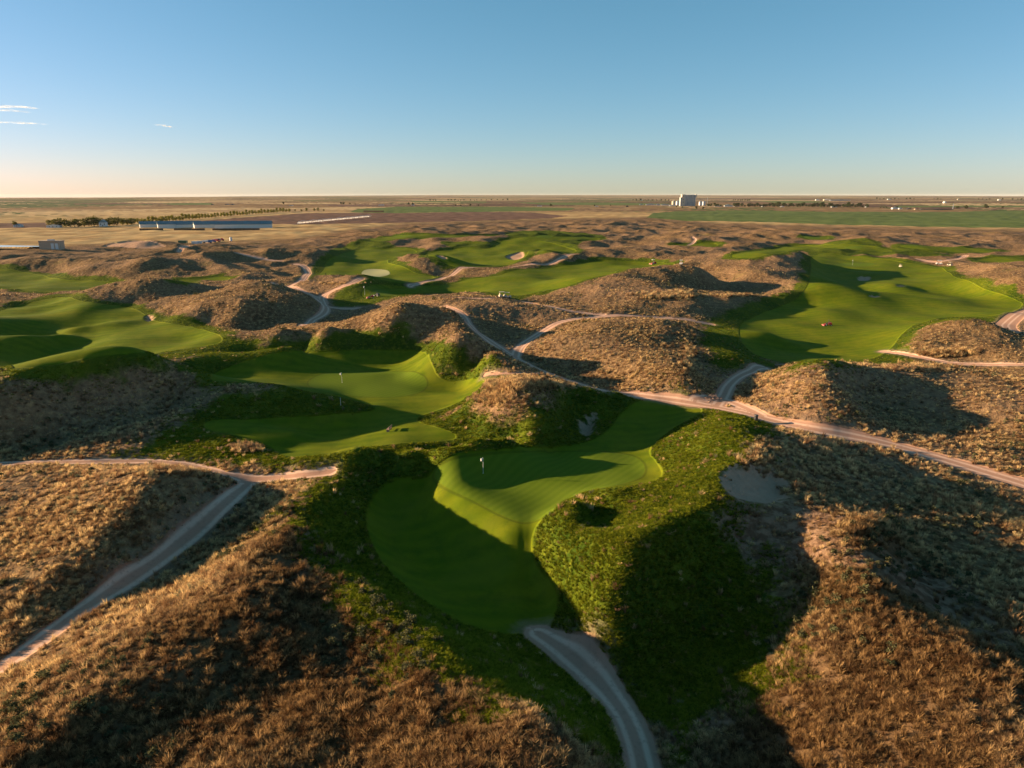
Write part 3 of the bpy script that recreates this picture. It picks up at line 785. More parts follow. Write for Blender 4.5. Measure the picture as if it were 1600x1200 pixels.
for cid, F, th in ((7, S_plow, 0), (6, S_crop, 0), (1, S_rough, 0), (2, S_fair, 0), (3, S_green, 0), (4, S_sand, 0), (5, S_path, 0)):
    cls[fmean(F) > th] = cid
NAMES = {0: 'ground', 1: 'rough_grass', 2: 'fairway', 3: 'putting_green', 4: 'sand', 5: 'dirt_track', 6: 'crop_field', 7: 'ploughed_field'}
LAB = {0: 'dry brown tussock prairie rolling in dunes to the flat horizon', 1: 'shaggy green rough grass on the mounds round the golf holes',
       2: 'smooth mown fairways winding between the brown dunes', 3: 'close cut putting greens with mowing stripes', 4: 'bare pale sand of bunkers and blowouts',
       5: 'pale sandy cart tracks with wheel ruts between the dunes', 6: 'flat dark green irrigated crop fields beyond the dunes', 7: 'dark reddish ploughed fields beyond the dunes'}
def grid_mesh(name, qs):
    used, inv = np.unique(qs, return_inverse=True)
    me = bpy.data.meshes.new(name)
    nf = len(qs)
    me.vertices.add(len(used)); me.vertices.foreach_set('co', verts[used].reshape(-1))
    me.loops.add(nf * 4); me.loops.foreach_set('vertex_index', inv.reshape(-1).astype(np.int32))
    me.polygons.add(nf); me.polygons.foreach_set('loop_start', np.arange(0, nf * 4, 4, dtype=np.int32))
    me.update(calc_edges=True)
    me.polygons.foreach_set('use_smooth', np.ones(nf, bool))
    for k, v in ATT.items():
        a = me.attributes.new(k, 'FLOAT', 'POINT'); a.data.foreach_set('value', v[used])
    me.normals_split_custom_set_from_vertices(VN[used].tolist())
    me.materials.append(terrain_mat)
    o = bpy.data.objects.new(name, me); COL.objects.link(o)
    o['kind'] = 'structure'
    return o
for cid, name in NAMES.items():
    o = grid_mesh(name, quads[cls == cid]); o['label'] = LAB[cid]
def crown_mesh(name, seed, n, lobes, w, h, z0, leaf):
    """leaf-sized faces spread through several uneven lobes"""
    r = random.Random(seed); v, f = [], []
    L_ = []
    for k in range(lobes):
        t = r.random()
        rad = w * .5 * math.sin(math.pi * min(.95, .25 + .65 * t)) * r.uniform(.2, .65)
        a = r.uniform(0, 6.283)
        L_.append((rad * math.cos(a), rad * math.sin(a), z0 + h * (.18 + .68 * t), w * r.uniform(.20, .34), h * r.uniform(.14, .24)))
    for _ in range(n):
        cx, cy, cz, rw, rh = r.choice(L_)
        d = Vector((r.gauss(0, 1), r.gauss(0, 1), r.gauss(0, 1))).normalized() * (r.random() ** .35)
        p = Vector((cx + d.x * rw, cy + d.y * rw, cz + d.z * rh))
        q = Vector((r.gauss(0, 1), r.gauss(0, 1), r.gauss(0, 1))).normalized(); e = q.orthogonal().normalized(); e2 = q.cross(e)
        sz = leaf * r.uniform(.6, 1.3); i = len(v)
        v += [tuple(p - e * sz), tuple(p - e2 * sz * .7), tuple(p + e * sz), tuple(p + e2 * sz * .7)]; f.append((i, i + 1, i + 2, i + 3))
    me = bpy.data.meshes.new(name); me.from_pydata(v, [], f); return me
# ------------------------------------------------------------------ grass tufts (built one by one near the viewpoint)
def tuft_mesh(name, seed, nb, h, spread, w):
    r = random.Random(seed); vs_, fs = [], []
    for _ in range(nb):
        a = r.uniform(0, 2 * math.pi); rad = spread * math.sqrt(r.random()) * .55
        bx, by = math.cos(a) * rad, math.sin(a) * rad
        a2 = a + r.uniform(-.8, .8); lean = r.uniform(.15, 1.0) * spread * 1.1
        hh = h * r.uniform(.6, 1.1) * (1 - .35 * rad / spread); ww = w * r.uniform(.7, 1.2)
        px_, py_ = -math.sin(a2 + r.uniform(-1, 1)) * ww, math.cos(a2 + r.uniform(-1, 1)) * ww
        mx, my = bx + math.cos(a2) * lean * .35, by + math.sin(a2) * lean * .35
        tx, ty = bx + math.cos(a2) * lean, by + math.sin(a2) * lean
        i = len(vs_)
        vs_ += [(bx - px_, by - py_, -.05), (bx + px_, by + py_, -.05), (mx - px_, my - py_, hh * .62), (mx + px_, my + py_, hh * .62), (tx, ty, hh * r.uniform(.78, 1.0))]
        fs += [(i, i + 1, i + 3, i + 2), (i + 2, i + 3, i + 4)]
    me = bpy.data.meshes.new(name); me.from_pydata(vs_, [], fs)
    a = me.attributes.new('tip', 'FLOAT', 'POINT'); a.data.foreach_set('value', np.tile(np.array([0, 0, .6, .6, 1], np.float32), nb))
    return me

def tuft_material(name, green):
    m = nm(name); g = NG(m)
    geo = g.n('ShaderNodeNewGeometry'); pos = geo.outputs['Position']
    oi = g.n('ShaderNodeObjectInfo'); rnd = oi.outputs['Random']
    if green:
        c = g.mix(g.mapr(g.noise(pos, .13, 4, .6), .35, .65), (.037, .070, .005), (.094, .122, .008))
        c = g.mix(g.mapr(rnd, .0, 1.), c, (.225, .235, .018))
        c = g.mix(g.mapr(rnd, .985, .99), c, (.35, .24, .09))
    else:
        c = dry_colour(g, pos, g.noise(pos, .9, 3, .6), g.noise(pos, 3.2, 3, .6)); hv = g.n('ShaderNodeHueSaturation'); hv.inputs['Value'].default_value = 1.9; g.L(c, hv.inputs['Color']); c = hv.outputs[0]
        c = g.mix(g.math('MULTIPLY', g.mapr(rnd, .3, .95), .9), c, (.80, .58, .28))
        c = g.mix(g.math('MULTIPLY', g.mapr(rnd, .35, .0), .65), c, (.13, .055, .022))
        c = g.mix(g.mapr(rnd, .93, .94), c, (.20, .19, .11))
        ra = g.n('ShaderNodeAttribute', attribute_name='rust', attribute_type='INSTANCER')
        c = g.mix(g.math('MULTIPLY', ra.outputs['Fac'], .85), c, g.mix(g.mapr(rnd, .3, 1.), (.075, .038, .017), (.35, .20, .082)))
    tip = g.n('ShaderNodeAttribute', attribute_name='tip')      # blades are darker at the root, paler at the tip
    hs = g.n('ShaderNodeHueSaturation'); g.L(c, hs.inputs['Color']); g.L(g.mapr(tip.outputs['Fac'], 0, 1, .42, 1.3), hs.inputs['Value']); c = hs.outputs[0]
    d = g.n('ShaderNodeBsdfDiffuse'); t = g.n('ShaderNodeBsdfTranslucent'); mx = g.n('ShaderNodeMixShader')
    g.L(c, d.inputs[0]); g.L(c, t.inputs[0]); mx.inputs[0].default_value = .4
    g.L(d.outputs[0], mx.inputs[1]); g.L(t.outputs[0], mx.inputs[2])
    o = g.n('ShaderNodeOutputMaterial'); g.L(mx.outputs[0], o.inputs[0])
    return m

def scatter(name, label, pts, scl, rot, protos, rust=None):
    me = bpy.data.meshes.new(name); me.from_pydata(pts.tolist(), [], [])
    a = me.attributes.new('scl', 'FLOAT', 'POINT'); a.data.foreach_set('value', scl.astype(np.float32))
    a = me.attributes.new('rot', 'FLOAT_VECTOR', 'POINT'); a.data.foreach_set('vector', rot.astype(np.float32).reshape(-1))
    if rust is not None:
        a = me.attributes.new('rust', 'FLOAT', 'POINT'); a.data.foreach_set('value', rust.astype(np.float32))
    o = bpy.data.objects.new(name, me); COL.objects.link(o)
    o['kind'] = 'stuff'; o['label'] = label
    pc = bpy.data.collections.new(name + '_kinds')
    for p in protos: pc.objects.link(p)
    ng = bpy.data.node_groups.new(name, 'GeometryNodeTree')
    ng.interface.new_socket('Geometry', in_out='INPUT', socket_type='NodeSocketGeometry')
    ng.interface.new_socket('Geometry', in_out='OUTPUT', socket_type='NodeSocketGeometry')
    gi = ng.nodes.new('NodeGroupInput'); go = ng.nodes.new('NodeGroupOutput')
    ci = ng.nodes.new('GeometryNodeCollectionInfo'); ci.inputs['Collection'].default_value = pc
    ci.inputs['Separate Children'].default_value = True; ci.inputs['Reset Children'].default_value = True
    ip = ng.nodes.new('GeometryNodeInstanceOnPoints'); ip.inputs['Pick Instance'].default_value = True
    rv = ng.nodes.new('FunctionNodeRandomValue'); rv.data_type = 'INT'
    for s_ in rv.inputs:
        if s_.name == 'Min' and s_.type == 'INT': s_.default_value = 0
        if s_.name == 'Max' and s_.type == 'INT': s_.default_value = len(protos) - 1
    out_int = [s_ for s_ in rv.outputs if s_.type == 'INT'][0]
    na1 = ng.nodes.new('GeometryNodeInputNamedAttribute'); na1.data_type = 'FLOAT'; na1.inputs[0].default_value = 'scl'
    na2 = ng.nodes.new('GeometryNodeInputNamedAttribute'); na2.data_type = 'FLOAT_VECTOR'; na2.inputs[0].default_value = 'rot'
    L = ng.links.new
    L(gi.outputs[0], ip.inputs['Points']); L(ci.outputs[0], ip.inputs['Instance']); L(out_int, ip.inputs['Instance Index'])
    L(na1.outputs[0], ip.inputs['Scale']); L(na2.outputs[0], ip.inputs['Rotation']); L(ip.outputs[0], go.inputs[0])
    md = o.modifiers.new('tufts', 'NODES'); md.node_group = ng
    return o

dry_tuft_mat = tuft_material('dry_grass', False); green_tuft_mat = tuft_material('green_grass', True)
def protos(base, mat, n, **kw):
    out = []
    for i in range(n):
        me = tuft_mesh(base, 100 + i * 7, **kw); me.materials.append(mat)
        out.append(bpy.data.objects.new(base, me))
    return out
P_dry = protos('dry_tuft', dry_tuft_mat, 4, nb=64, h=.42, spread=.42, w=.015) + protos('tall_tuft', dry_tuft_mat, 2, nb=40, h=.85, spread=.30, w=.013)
P_grn = protos('green_tuft', green_tuft_mat, 4, nb=40, h=.24, spread=.34, w=.015)
def nearest(F, x, y):
    i = np.clip(np.searchsorted(UU, np.log(np.hypot(x, y))), 0, NR - 1); j = np.clip(((np.arctan2(x, y) - TH[0]) / (TH[1] - TH[0]) + .5).astype(int), 0, NA - 1)
    return F[i, j]
def sample(n, r0, r1, power=0.0):
    u = rng.uniform(math.log(r0), math.log(r1), n); th = rng.uniform(-math.radians(45), math.radians(45), n)
    return np.exp(u) * np.sin(th), np.exp(u) * np.cos(th)
x, y = sample(720000, 38, 480)
sf, sr, sp_, ss, sb = [nearest(F, x, y) for F in (mown, S_rough, S_path, S_sand, S_bare)]
dens = .18 + .82 * smooth(-.3, .2, perlin(x / 9., y / 9.) + .8 * perlin(x / 2.2, y / 2.2))
dens = dens * (1 - .9 * smooth(-2, 1.5, sb + 3 * perlin(x / 3., y / 3.))) * (1 - .975 * smooth(-1.5, 1.0, sr + .8 + 2.4 * perlin(x / 3., y / 3.)))
ok = (sf < -.5) & (sp_ < -.15) & (ss + 2.2 * perlin(x / 1.7, y / 1.7) < -.1) & (rng.random(len(x)) < dens * (.55 + .2 * smooth(80, 150, np.hypot(x, y))) * (1 - .9 * smooth(330, 480, np.hypot(x, y))))
x, y = x[ok], y[ok]
pts = np.stack([x, y, Zs(x, y) - .04], 1)
rot = np.stack([rng.normal(0, .12, len(x)), rng.normal(.12, .12, len(x)), rng.uniform(0, 6.28, len(x))], 1)
scl = (.36 + .88 * rng.random(len(x)) ** 1.9) * (1 - .42 * smooth(85, 240, np.hypot(x, y))) * (1 + .4 * smooth(.1, .5, perlin(x / 14. + 3, y / 14.)))
# taller stands of pale grass
ex, ey, es = [], [], []
for px_c, py_c, wpx, hpx, n_c, s_c in ((388, 700, 30, 7, 130, 1.3), (1045, 462, 46, 6, 420, 2.2), (1150, 462, 50, 3, 200, 1.5), (800, 603, 60, 8, 700, 1.7), (770, 622, 30, 10, 300, 1.5), (1480, 552, 50, 5, 260, 1.9), (1440, 575, 60, 5, 260, 1.6), (300, 740, 40, 3, 120, 1.3), (1075, 560, 16, 30, 160, 1.5), (1350, 822, 30, 14, 160, 1.5), (530, 443, 40, 3, 120, 1.4)):
    qx = px_c + rng.normal(0, wpx / 2, n_c); qy = py_c + rng.normal(0, hpx / 2, n_c); hx_, hy_ = hit(Zs, qx, qy)
    ex.append(hx_); ey.append(hy_); es.append(np.full(n_c, s_c) * rng.uniform(.7, 1.1, n_c))
ex, ey, es = np.concatenate(ex), np.concatenate(ey), np.concatenate(es)
k_ = (nearest(mown, ex, ey) < -.8) & (nearest(S_path, ex, ey) < -.5); ex, ey, es = ex[k_], ey[k_], es[k_]
x = np.concatenate([x, ex]); y = np.concatenate([y, ey]); scl = np.concatenate([scl, es])
pts = np.concatenate([pts, np.stack([ex, ey, Zs(ex, ey) - .04], 1)]); rot = np.concatenate([rot, np.stack([rng.normal(0, .1, len(ex)), rng.normal(.12, .1, len(ex)), rng.uniform(0, 6.28, len(ex))], 1)])
scatter('dry_grass_tufts', 'tawny and rust tussocks of dry bunch grass covering the dunes', pts, scl, rot, P_dry, smooth(-6, 4, nearest(S_rust, x, y) + 6 * perlin(x / 12., y / 12.)))
P_shr = []
for i in range(3):
    cmx = crown_mesh('sage_bush', 300 + i, 150, 6, 1.1, .8, -.05, .085); cmx.materials.append(None); P_shr.append(bpy.data.objects.new('sage_bush', cmx))
SHRUB_MESHES = [p.data for p in P_shr]
x, y = sample(9000, 42, 380)
sf, sr, sp_, ss = [nearest(F, x, y) for F in (mown, S_rough, S_path, S_sand)]
ok = (sf < -1.0) & (sr < 1.0) & (sp_ < -.5) & (ss < -.3) & (rng.random(len(x)) < smooth(.0, .5, perlin(x / 18. + 8, y / 18.)))
x, y = x[ok], y[ok]
pts = np.stack([x, y, Zs(x, y) - .05], 1)
scatter('sage_bushes', 'grey-green sage bushes dotted through the dry bunch grass', pts, .45 + .8 * rng.random(len(x)), np.stack([0 * x, 0 * x, rng.uniform(0, 6.28, len(x))], 1), P_shr)
x, y = sample(300000, 42, 420)
sf, sr, sp_, ss = [nearest(F, x, y) for F in (mown, S_rough, S_path, S_sand)]
ok = (sf < -.12) & (sf > -90) & (sp_ < -.1) & (ss < -.2) & (rng.random(len(x)) < smooth(-4.5, 1.0, sr + 4.5 * perlin(x / 4., y / 4.)))
x, y = x[ok], y[ok]
pts = np.stack([x, y, Zs(x, y) - .03], 1)
rot = np.stack([rng.normal(0, .15, len(x)), rng.normal(.2, .15, len(x)), rng.uniform(0, 6.28, len(x))], 1)
scl = rng.uniform(.6, 1.3, len(x)) * (1 - .3 * smooth(80, 220, np.hypot(x, y)))
scatter('green_rough_tufts', 'shaggy green tufts of rough grass on the mounds by the holes', pts, scl, rot, P_grn)

# ------------------------------------------------------------------ mesh helpers for the built things
ONES = ['first', 'second', 'third', 'fourth', 'fifth', 'sixth', 'seventh', 'eighth', 'ninth', 'tenth', 'eleventh', 'twelfth', 'thirteenth', 'fourteenth', 'fifteenth', 'sixteenth', 'seventeenth', 'eighteenth', 'nineteenth']
TENS = {2: 'twent', 3: 'thirt', 4: 'fort', 5: 'fift', 6: 'sixt'}
def nth(k):
    k += 1
    if k < 20: return ONES[k - 1]
    return TENS[k // 10] + ('ieth' if k % 10 == 0 else 'y-' + ONES[k % 10 - 1])
class MB:
    def __init__(s): s.v = []; s.f = []
    def box(s, x0, x1, y0, y1, z0, z1):
        i = len(s.v)
        s.v += [(x0, y0, z0), (x1, y0, z0), (x1, y1, z0), (x0, y1, z0), (x0, y0, z1), (x1, y0, z1), (x1, y1, z1), (x0, y1, z1)]
        s.f += [(i, i + 3, i + 2, i + 1), (i + 4, i + 5, i + 6, i + 7), (i, i + 1, i + 5, i + 4), (i + 1, i + 2, i + 6, i + 5), (i + 2, i + 3, i + 7, i + 6), (i + 3, i, i + 4, i + 7)]
        return s
    def cyl(s, cx, cy, z0, z1, r0, r1=None, n=12):
        r1 = r0 if r1 is None else r1; i = len(s.v)
        for z, r in ((z0, r0), (z1, r1)):
            for k in range(n):
                a = 2 * math.pi * k / n; s.v.append((cx + r * math.cos(a), cy + r * math.sin(a), z))
        for k in range(n): s.f.append((i + k, i + (k + 1) % n, i + n + (k + 1) % n, i + n + k))
        s.f.append(tuple(i + n + k for k in range(n))); s.f.append(tuple(i + n - 1 - k for k in range(n)))
        return s
    def tube(s, a, b, r, n=6, r2=None):
        a, b = Vector(a), Vector(b); d = (b - a).normalized(); up = Vector((0, 0, 1)) if abs(d.z) < .9 else Vector((1, 0, 0))
        u = d.cross(up).normalized(); w = d.cross(u); i = len(s.v); r2 = r if r2 is None else r2
        for p, rr in ((a, r), (b, r2)):
            for k in range(n):
                t = 2 * math.pi * k / n; s.v.append(tuple(p + u * (rr * math.cos(t)) + w * (rr * math.sin(t))))
        for k in range(n): s.f.append((i + k, i + n + k, i + n + (k + 1) % n, i + (k + 1) % n))
        s.f.append(tuple(i + k for k in range(n))); s.f.append(tuple(i + 2 * n - 1 - k for k in range(n)))
        return s
    def wheel(s, cx, cy, cz, r, w, n=14):
        return s.tube((cx, cy - w / 2, cz), (cx, cy + w / 2, cz), r, n)
    def prism(s, prof, y0, y1):
        """profile in x,z extruded along y"""
        i = len(s.v); n = len(prof)
        s.v += [(x, y0, z) for x, z in prof] + [(x, y1, z) for x, z in prof]
        for k in range(n): s.f.append((i + k, i + (k + 1) % n, i + n + (k + 1) % n, i + n + k))
        s.f.append(tuple(i + n - 1 - k for k in range(n))); s.f.append(tuple(i + n + k for k in range(n)))
        return s
    def build(s, name, mat, parent=None):
        me = bpy.data.meshes.new(name); me.from_pydata(s.v, [], s.f); me.validate(); me.update()
        import bmesh
        bm = bmesh.new(); bm.from_mesh(me); bmesh.ops.recalc_face_normals(bm, faces=bm.faces); bm.to_mesh(me); bm.free()
        me.materials.append(mat)
        o = bpy.data.objects.new(name, me); COL.objects.link(o)
        if parent: o.parent = parent
        return o
def thing(name, label, cat, loc, rz=0.0, group=None, sc=1.0):
    o = bpy.data.objects.new(name, None); COL.objects.link(o); o.empty_display_size = .5
    o.location = loc; o.rotation_euler = (0, 0, rz); o.scale = (sc, sc, sc)
    o['label'] = label; o['category'] = cat
    if group: o['group'] = group
    return o
def copy_thing(src, label, loc, rz=0.0, sc=1.0, group=None):
    r = src.copy(); COL.objects.link(r); r.location = loc; r.rotation_euler = (0, 0, rz); r.scale = (sc, sc, sc) if not isinstance(sc, tuple) else sc
    if label: r['label'] = label
    if group: r['group'] = group
    for ch in list(src.children):
        c = ch.copy(); COL.objects.link(c); c.parent = r
        for gch in list(ch.children):
            d = gch.copy(); COL.objects.link(d); d.parent = c
    return r
def at(px, py, sink=0.0):
    x, y = hit(Zs, px, py)
    return (float(x[0]), float(y[0]), float(Zs(x, y)[0]) - sink)

M = {
 'white': simple('white_paint', (.62, .62, .60), .5), 'cream': simple('cream_wall', (.50, .44, .34), .8), 'tan': simple('tan_wall', (.42, .31, .22), .8),
 'bluegrey': simple('blue_grey_roof', (.11, .19, .22), .5, .1, .3), 'concrete': simple('concrete', (.34, .36, .36), .85, .08, .12),
 'dark': simple('dark_metal', (.03, .03, .035), .5), 'red': simple('red_paint', (.45, .02, .02), .35), 'blue': simple('blue_paint', (.03, .10, .28), .35),
 'rubber': simple('rubber', (.02, .02, .02), .9), 'wood': simple('weathered_wood', (.30, .19, .14), .8, .15, 6), 'orange': simple('orange_plastic', (.75, .16, .02), .5),
 'hay': simple('straw_bales', (.10, .065, .035), .95, .2, 2), 'green': simple('green_paint', (.05, .12, .05), .5), 'steel': simple('galvanised_steel', (.38, .40, .42), .4, .08, 2, .5),
 'bark': simple('bark', (.10, .075, .05), .95), 'yellow': simple('yellow_cloth', (.6, .45, .03), .7), 'glass': simple('dark_glass', (.02, .03, .04), .1),
}
def leaf_mat(name, c0, c1):
    m = nm(name); g = NG(m); geo = g.n('ShaderNodeNewGeometry')
    c = g.mix(g.mapr(g.noise(geo.outputs['Position'], 1.4, 3, .6), .35, .65), c0, c1)
    d = g.n('ShaderNodeBsdfDiffuse'); t = g.n('ShaderNodeBsdfTranslucent'); mx = g.n('ShaderNodeMixShader'); mx.inputs[0].default_value = .25
    g.L(c, d.inputs[0]); g.L(c, t.inputs[0]); g.L(d.outputs[0], mx.inputs[1]); g.L(t.outputs[0], mx.inputs[2])
    o_ = g.n('ShaderNodeOutputMaterial'); g.L(mx.outputs[0], o_.inputs[0]); return m
for _me in SHRUB_MESHES: _me.materials[0] = leaf_mat('sage_leaves', (.05, .055, .028), (.13, .125, .06)) if _me is SHRUB_MESHES[0] else SHRUB_MESHES[0].materials[0]
LEAF = {'row': leaf_mat('yellow_green_leaves', (.14, .14, .018), (.26, .23, .03)), 'dark': leaf_mat('dark_leaves', (.022, .035, .012), (.05, .062, .018)), 'mid': leaf_mat('olive_leaves', (.06, .072, .014), (.14, .13, .022))}

def trunk_mb(seed, w, h, z0):
    r = random.Random(seed); m = MB(); m.tube((0, 0, -.5), (0, 0, z0 + h * .35), .035 * h + .1, 7, .02 * h)
    for k in range(5):
        a = k * 1.256 + r.uniform(-.3, .3); zb = z0 + h * r.uniform(.0, .3)
        m.tube((0, 0, zb), (math.cos(a) * w * .33, math.sin(a) * w * .33, zb + h * .35), .018 * h, 5, .006 * h)
    return m
TREES = {}
def tree_kind(kind, seed, w, h, z0, n=420, lobes=9, leaf=.55, mat='mid'):
    key = (kind, seed)
    if key in TREES: return TREES[key]
    cm = crown_mesh('crown', seed, n, lobes, w, h, z0, leaf); cm.materials.append(LEAF[mat])
    tm = trunk_mb(seed, w, h, z0); me = bpy.data.meshes.new('trunk'); me.from_pydata(tm.v, [], tm.f); me.materials.append(M['bark'])
    TREES[key] = (cm, me); return TREES[key]
def tree(name, kind, seed, loc, label, group, sc=1.0, rz=None, **kw):
    cm, tm = tree_kind(kind, seed, **kw)
    t = thing(name, label, 'tree', loc, random.uniform(0, 6.28) if rz is None else rz, group, sc)
    for nm_, me in (('crown', cm), ('trunk', tm)):
        o_ = bpy.data.objects.new(nm_, me); COL.objects.link(o_); o_.parent = t
    return t

# ------------------------------------------------------------------ flagsticks
def flagstick(px, py, h, label, cloth='white', wave=1.0):
    t = thing('flagstick', label, 'flag', at(px, py))
    MB().tube((0, 0, -.1), (0, 0, h), .035, 8, .022).build('pole', M['white'], t)
    m = MB(); n = 7; W_, H_ = .62, .42
    for i in range(n):
        u = i / (n - 1); yy = .07 * math.sin(u * 7) * wave; m.v += [(-.01 - u * W_ * .55, yy, h - .02 - u * .12), (-.01 - u * W_ * .55, yy + .012, h - H_ - u * .16)]
    for i in range(n - 1): m.f.append((2 * i, 2 * i + 1, 2 * i + 3, 2 * i + 2))
    fl = m.build('flag', M[cloth], t); sm = fl.modifiers.new('thickness', 'SOLIDIFY'); sm.thickness = .012
    MB().cyl(0, 0, -.02, .012, .11, .11, 14).build('cup', M['white'], t)
    return t
flagstick(755, 739, 2.4, 'white flag and flagstick standing on the nearest putting green')
flagstick(534.5, 598, 2.3, 'white flag and flagstick on the second green, left of centre')
flagstick(570, 461, 3.4, 'flagstick at the left edge of the shaded green beside the two red mowers')
flagstick(1332, 414, 3.0, 'small pale flag standing in shade at the top of the large right fairway')
t = thing('marker_post', 'thin white marker post on the dark mound below the second green', 'post', at(532.5, 634))
MB().tube((0, 0, -.1), (0, 0, 1.5), .04, 8).build('shaft', M['white'], t); MB().cyl(0, 0, 1.5, 1.56, .055, .04, 8).build('cap', M['white'], t)

# ------------------------------------------------------------------ benches, bin, marker
def bench(px, py, rz, label, ln=1.7, back=True, group=None):
    t = thing('wooden_bench', label, 'bench', at(px, py, .02), rz, group)
    for k in range(3): MB().box(-.26 + k * .175, -.26 + k * .175 + .165, -ln / 2, ln / 2, .42, .48).build('seat_plank', M['wood'], t)
    for sy in (-1, 1): MB().box(-.24, .24, sy * (ln / 2 - .2) - .07, sy * (ln / 2 - .2) + .07, -.05, .418).build('leg', M['wood'], t)
    if back:
        for k in range(2): MB().box(.262, .312, -ln / 2, ln / 2, .62 + k * .17, .78 + k * .17).build('back_plank', M['wood'], t)
        for sy in (-1, 1): MB().box(.264, .31, sy * (ln / 2 - .2) - .04, sy * (ln / 2 - .2) + .04, .30, .615).build('back_post', M['wood'], t)
    return t
bench(608, 673, math.radians(-8), 'wooden bench on the mown tee near the middle of the photo')
bench(1219, 572, math.radians(88), 'pale wooden bench at the near edge of the large right fairway', 2.6, False)
def tee_box(px, py, label):
    t = thing('litter_bin', label, 'bin', at(px, py, .02))
    MB().cyl(0, 0, 0, .95, .30, .33, 14).build('drum', M['dark'], t); MB().cyl(0, 0, .955, 1.03, .37, .34, 14).build('lid', M['dark'], t)
tee_box(1181, 657, 'dark drum bin with a lid beside the sand track')
t = thing('traffic_cone', 'small orange cone beside the sandy track junction on the left', 'cone', at(418, 762, .0))
MB().box(-.2, .2, -.2, .2, 0, .04).build('base', M['orange'], t); MB().cyl(0, 0, .041, .55, .14, .03, 12).build('cone_body', M['orange'], t)
t = thing('dead_brush_pile', 'heap of dead brush lying in the fork of the sand track', 'brush pile', at(1110, 622, .0))
m = MB(); rr_ = random.Random(4)
for _ in range(160):
    a = rr_.uniform(0, 6.28); d = rr_.random() ** .6 * 1.5; h0 = (1.6 - d) * .45 * rr_.random(); b = rr_.uniform(0, 6.28)
    p = (math.cos(a) * d * 1.3, math.sin(a) * d * .8, h0); m.tube(p, (p[0] + math.cos(b) * .6, p[1] + math.sin(b) * .6, max(.0, h0 + rr_.uniform(-.2, .3))), .025, 3)
m.build('twigs', M['wood'], t)

# ------------------------------------------------------------------ mowers, carts, trucks
def mower(px, py, rz, label, paint='red', cab=False, sc=1.0):
    t = thing('ride_on_mower', label, 'mower', at(px, py, .0), rz, None, sc)
    MB().prism([(-.95, .45), (-.95, 1.0), (-.80, 1.12), (-.05, 1.12), (.05, .62), (1.0, .62), (1.0, .42)], -.5, .5).build('body', M[paint], t)
    MB().box(.15, .65, -.28, .28, .625, .78).box(.02, .14, -.28, .28, .625, 1.25).build('seat', M['dark'], t)
    MB().tube((.85, 0, .6), (.72, 0, 1.15), .03).tube((.72, -.18, 1.15), (.72, .18, 1.15), .02).build('steering_wheel', M['dark'], t)
    m = MB()
    for sy in (-.48, .48): m.tube((-.05, sy, .6), (-.05, sy, 1.9), .035)
    m.tube((-.05, -.5, 1.9), (-.05, .5, 1.9), .035); m.build('roll_bar', M['dark'], t)
    for x_, y_, r_ in ((.75, -.72, .38), (.75, .72, .38), (-.75, -.6, .27), (-.75, .6, .27)):
        w = MB().wheel(x_, y_, r_, r_, .26).build('wheel', M['rubber'], t); MB().wheel(x_, y_, r_, r_ * .5, .28).build('rim', M['white'], w)
    for y_ in (-.85, 0, .85): MB().cyl(1.45, y_, .12, .34, .36, .30, 12).tube((1.45, y_, .3), (.9, y_ * .4, .5), .04).build('cutting_reel', M[paint], t)
    if cab: MB().box(-.3, .9, -.55, .55, 1.95, 2.05).build('canopy', M['white'], t)
    return t
mower(1294, 509, math.radians(170), 'bright red ride-on mower alone on the great right fairway')
mower(580, 466, math.radians(190), 'red mower at the rim of the shaded green, left one of the pair')
mower(589, 463, math.radians(150), 'dark mower at the rim of the shaded green, right one of the pair', 'dark')
mower(1021.5, 413, math.radians(200), 'red mower with a white canopy on the far middle fairway', 'red', True, 1.35)
def cart(px, py, rz, label, paint='white', sc=1.0, cat='golf cart'):
    t = thing('golf_cart', label, cat, at(px, py, .0), rz, None, sc)
    MB().prism([(-1.2, .3), (-1.2, .85), (-.35, .85), (-.3, .45), (.55, .45), (.75, .95), (1.2, .75), (1.25, .3)], -.58, .58).build('body', M[paint], t)
    MB().box(-.85, -.3, -.5, .5, .86, .98).box(-.98, -.86, -.5, .5, .86, 1.4).build('seat', M['tan'], t)
    MB().box(-1.05, .75, -.6, .6, 1.86, 1.94).build('roof', M[paint], t)
    for x_, y_ in ((-1.0, -.55), (-1.0, .55), (.7, -.55), (.7, .55)): MB().tube((x_, y_, .8), (x_, y_, 1.858), .03).build('roof_post', M['dark'], t)
    for x_, y_ in ((.8, -.5), (.8, .5), (-.8, -.5), (-.8, .5)): MB().wheel(x_, y_, .25, .25, .2).build('wheel', M['rubber'], t)
    return t
cart(785, 464.5, math.radians(20), 'pale cart at the foot of the central fairway, left of a matching one', 'cream')
cart(793, 465.5, math.radians(-10), 'pale cart at the foot of the central fairway, right of a matching one', 'cream')
cart(1064, 413.5, math.radians(70), 'white cart at the right tip of the far middle fairway', 'white', 1.2)
cart(1467, 413.5, math.radians(160), 'large pale cart where the track meets the right fairway', 'white', 1.25)
cart(1484, 415.5, math.radians(100), 'smaller pale cart parked right of the large one on the track', 'cream', 1.1)
cart(1407, 417.5, math.radians(40), 'small pale cart alone on the upper part of the right fairway', 'cream', .9)
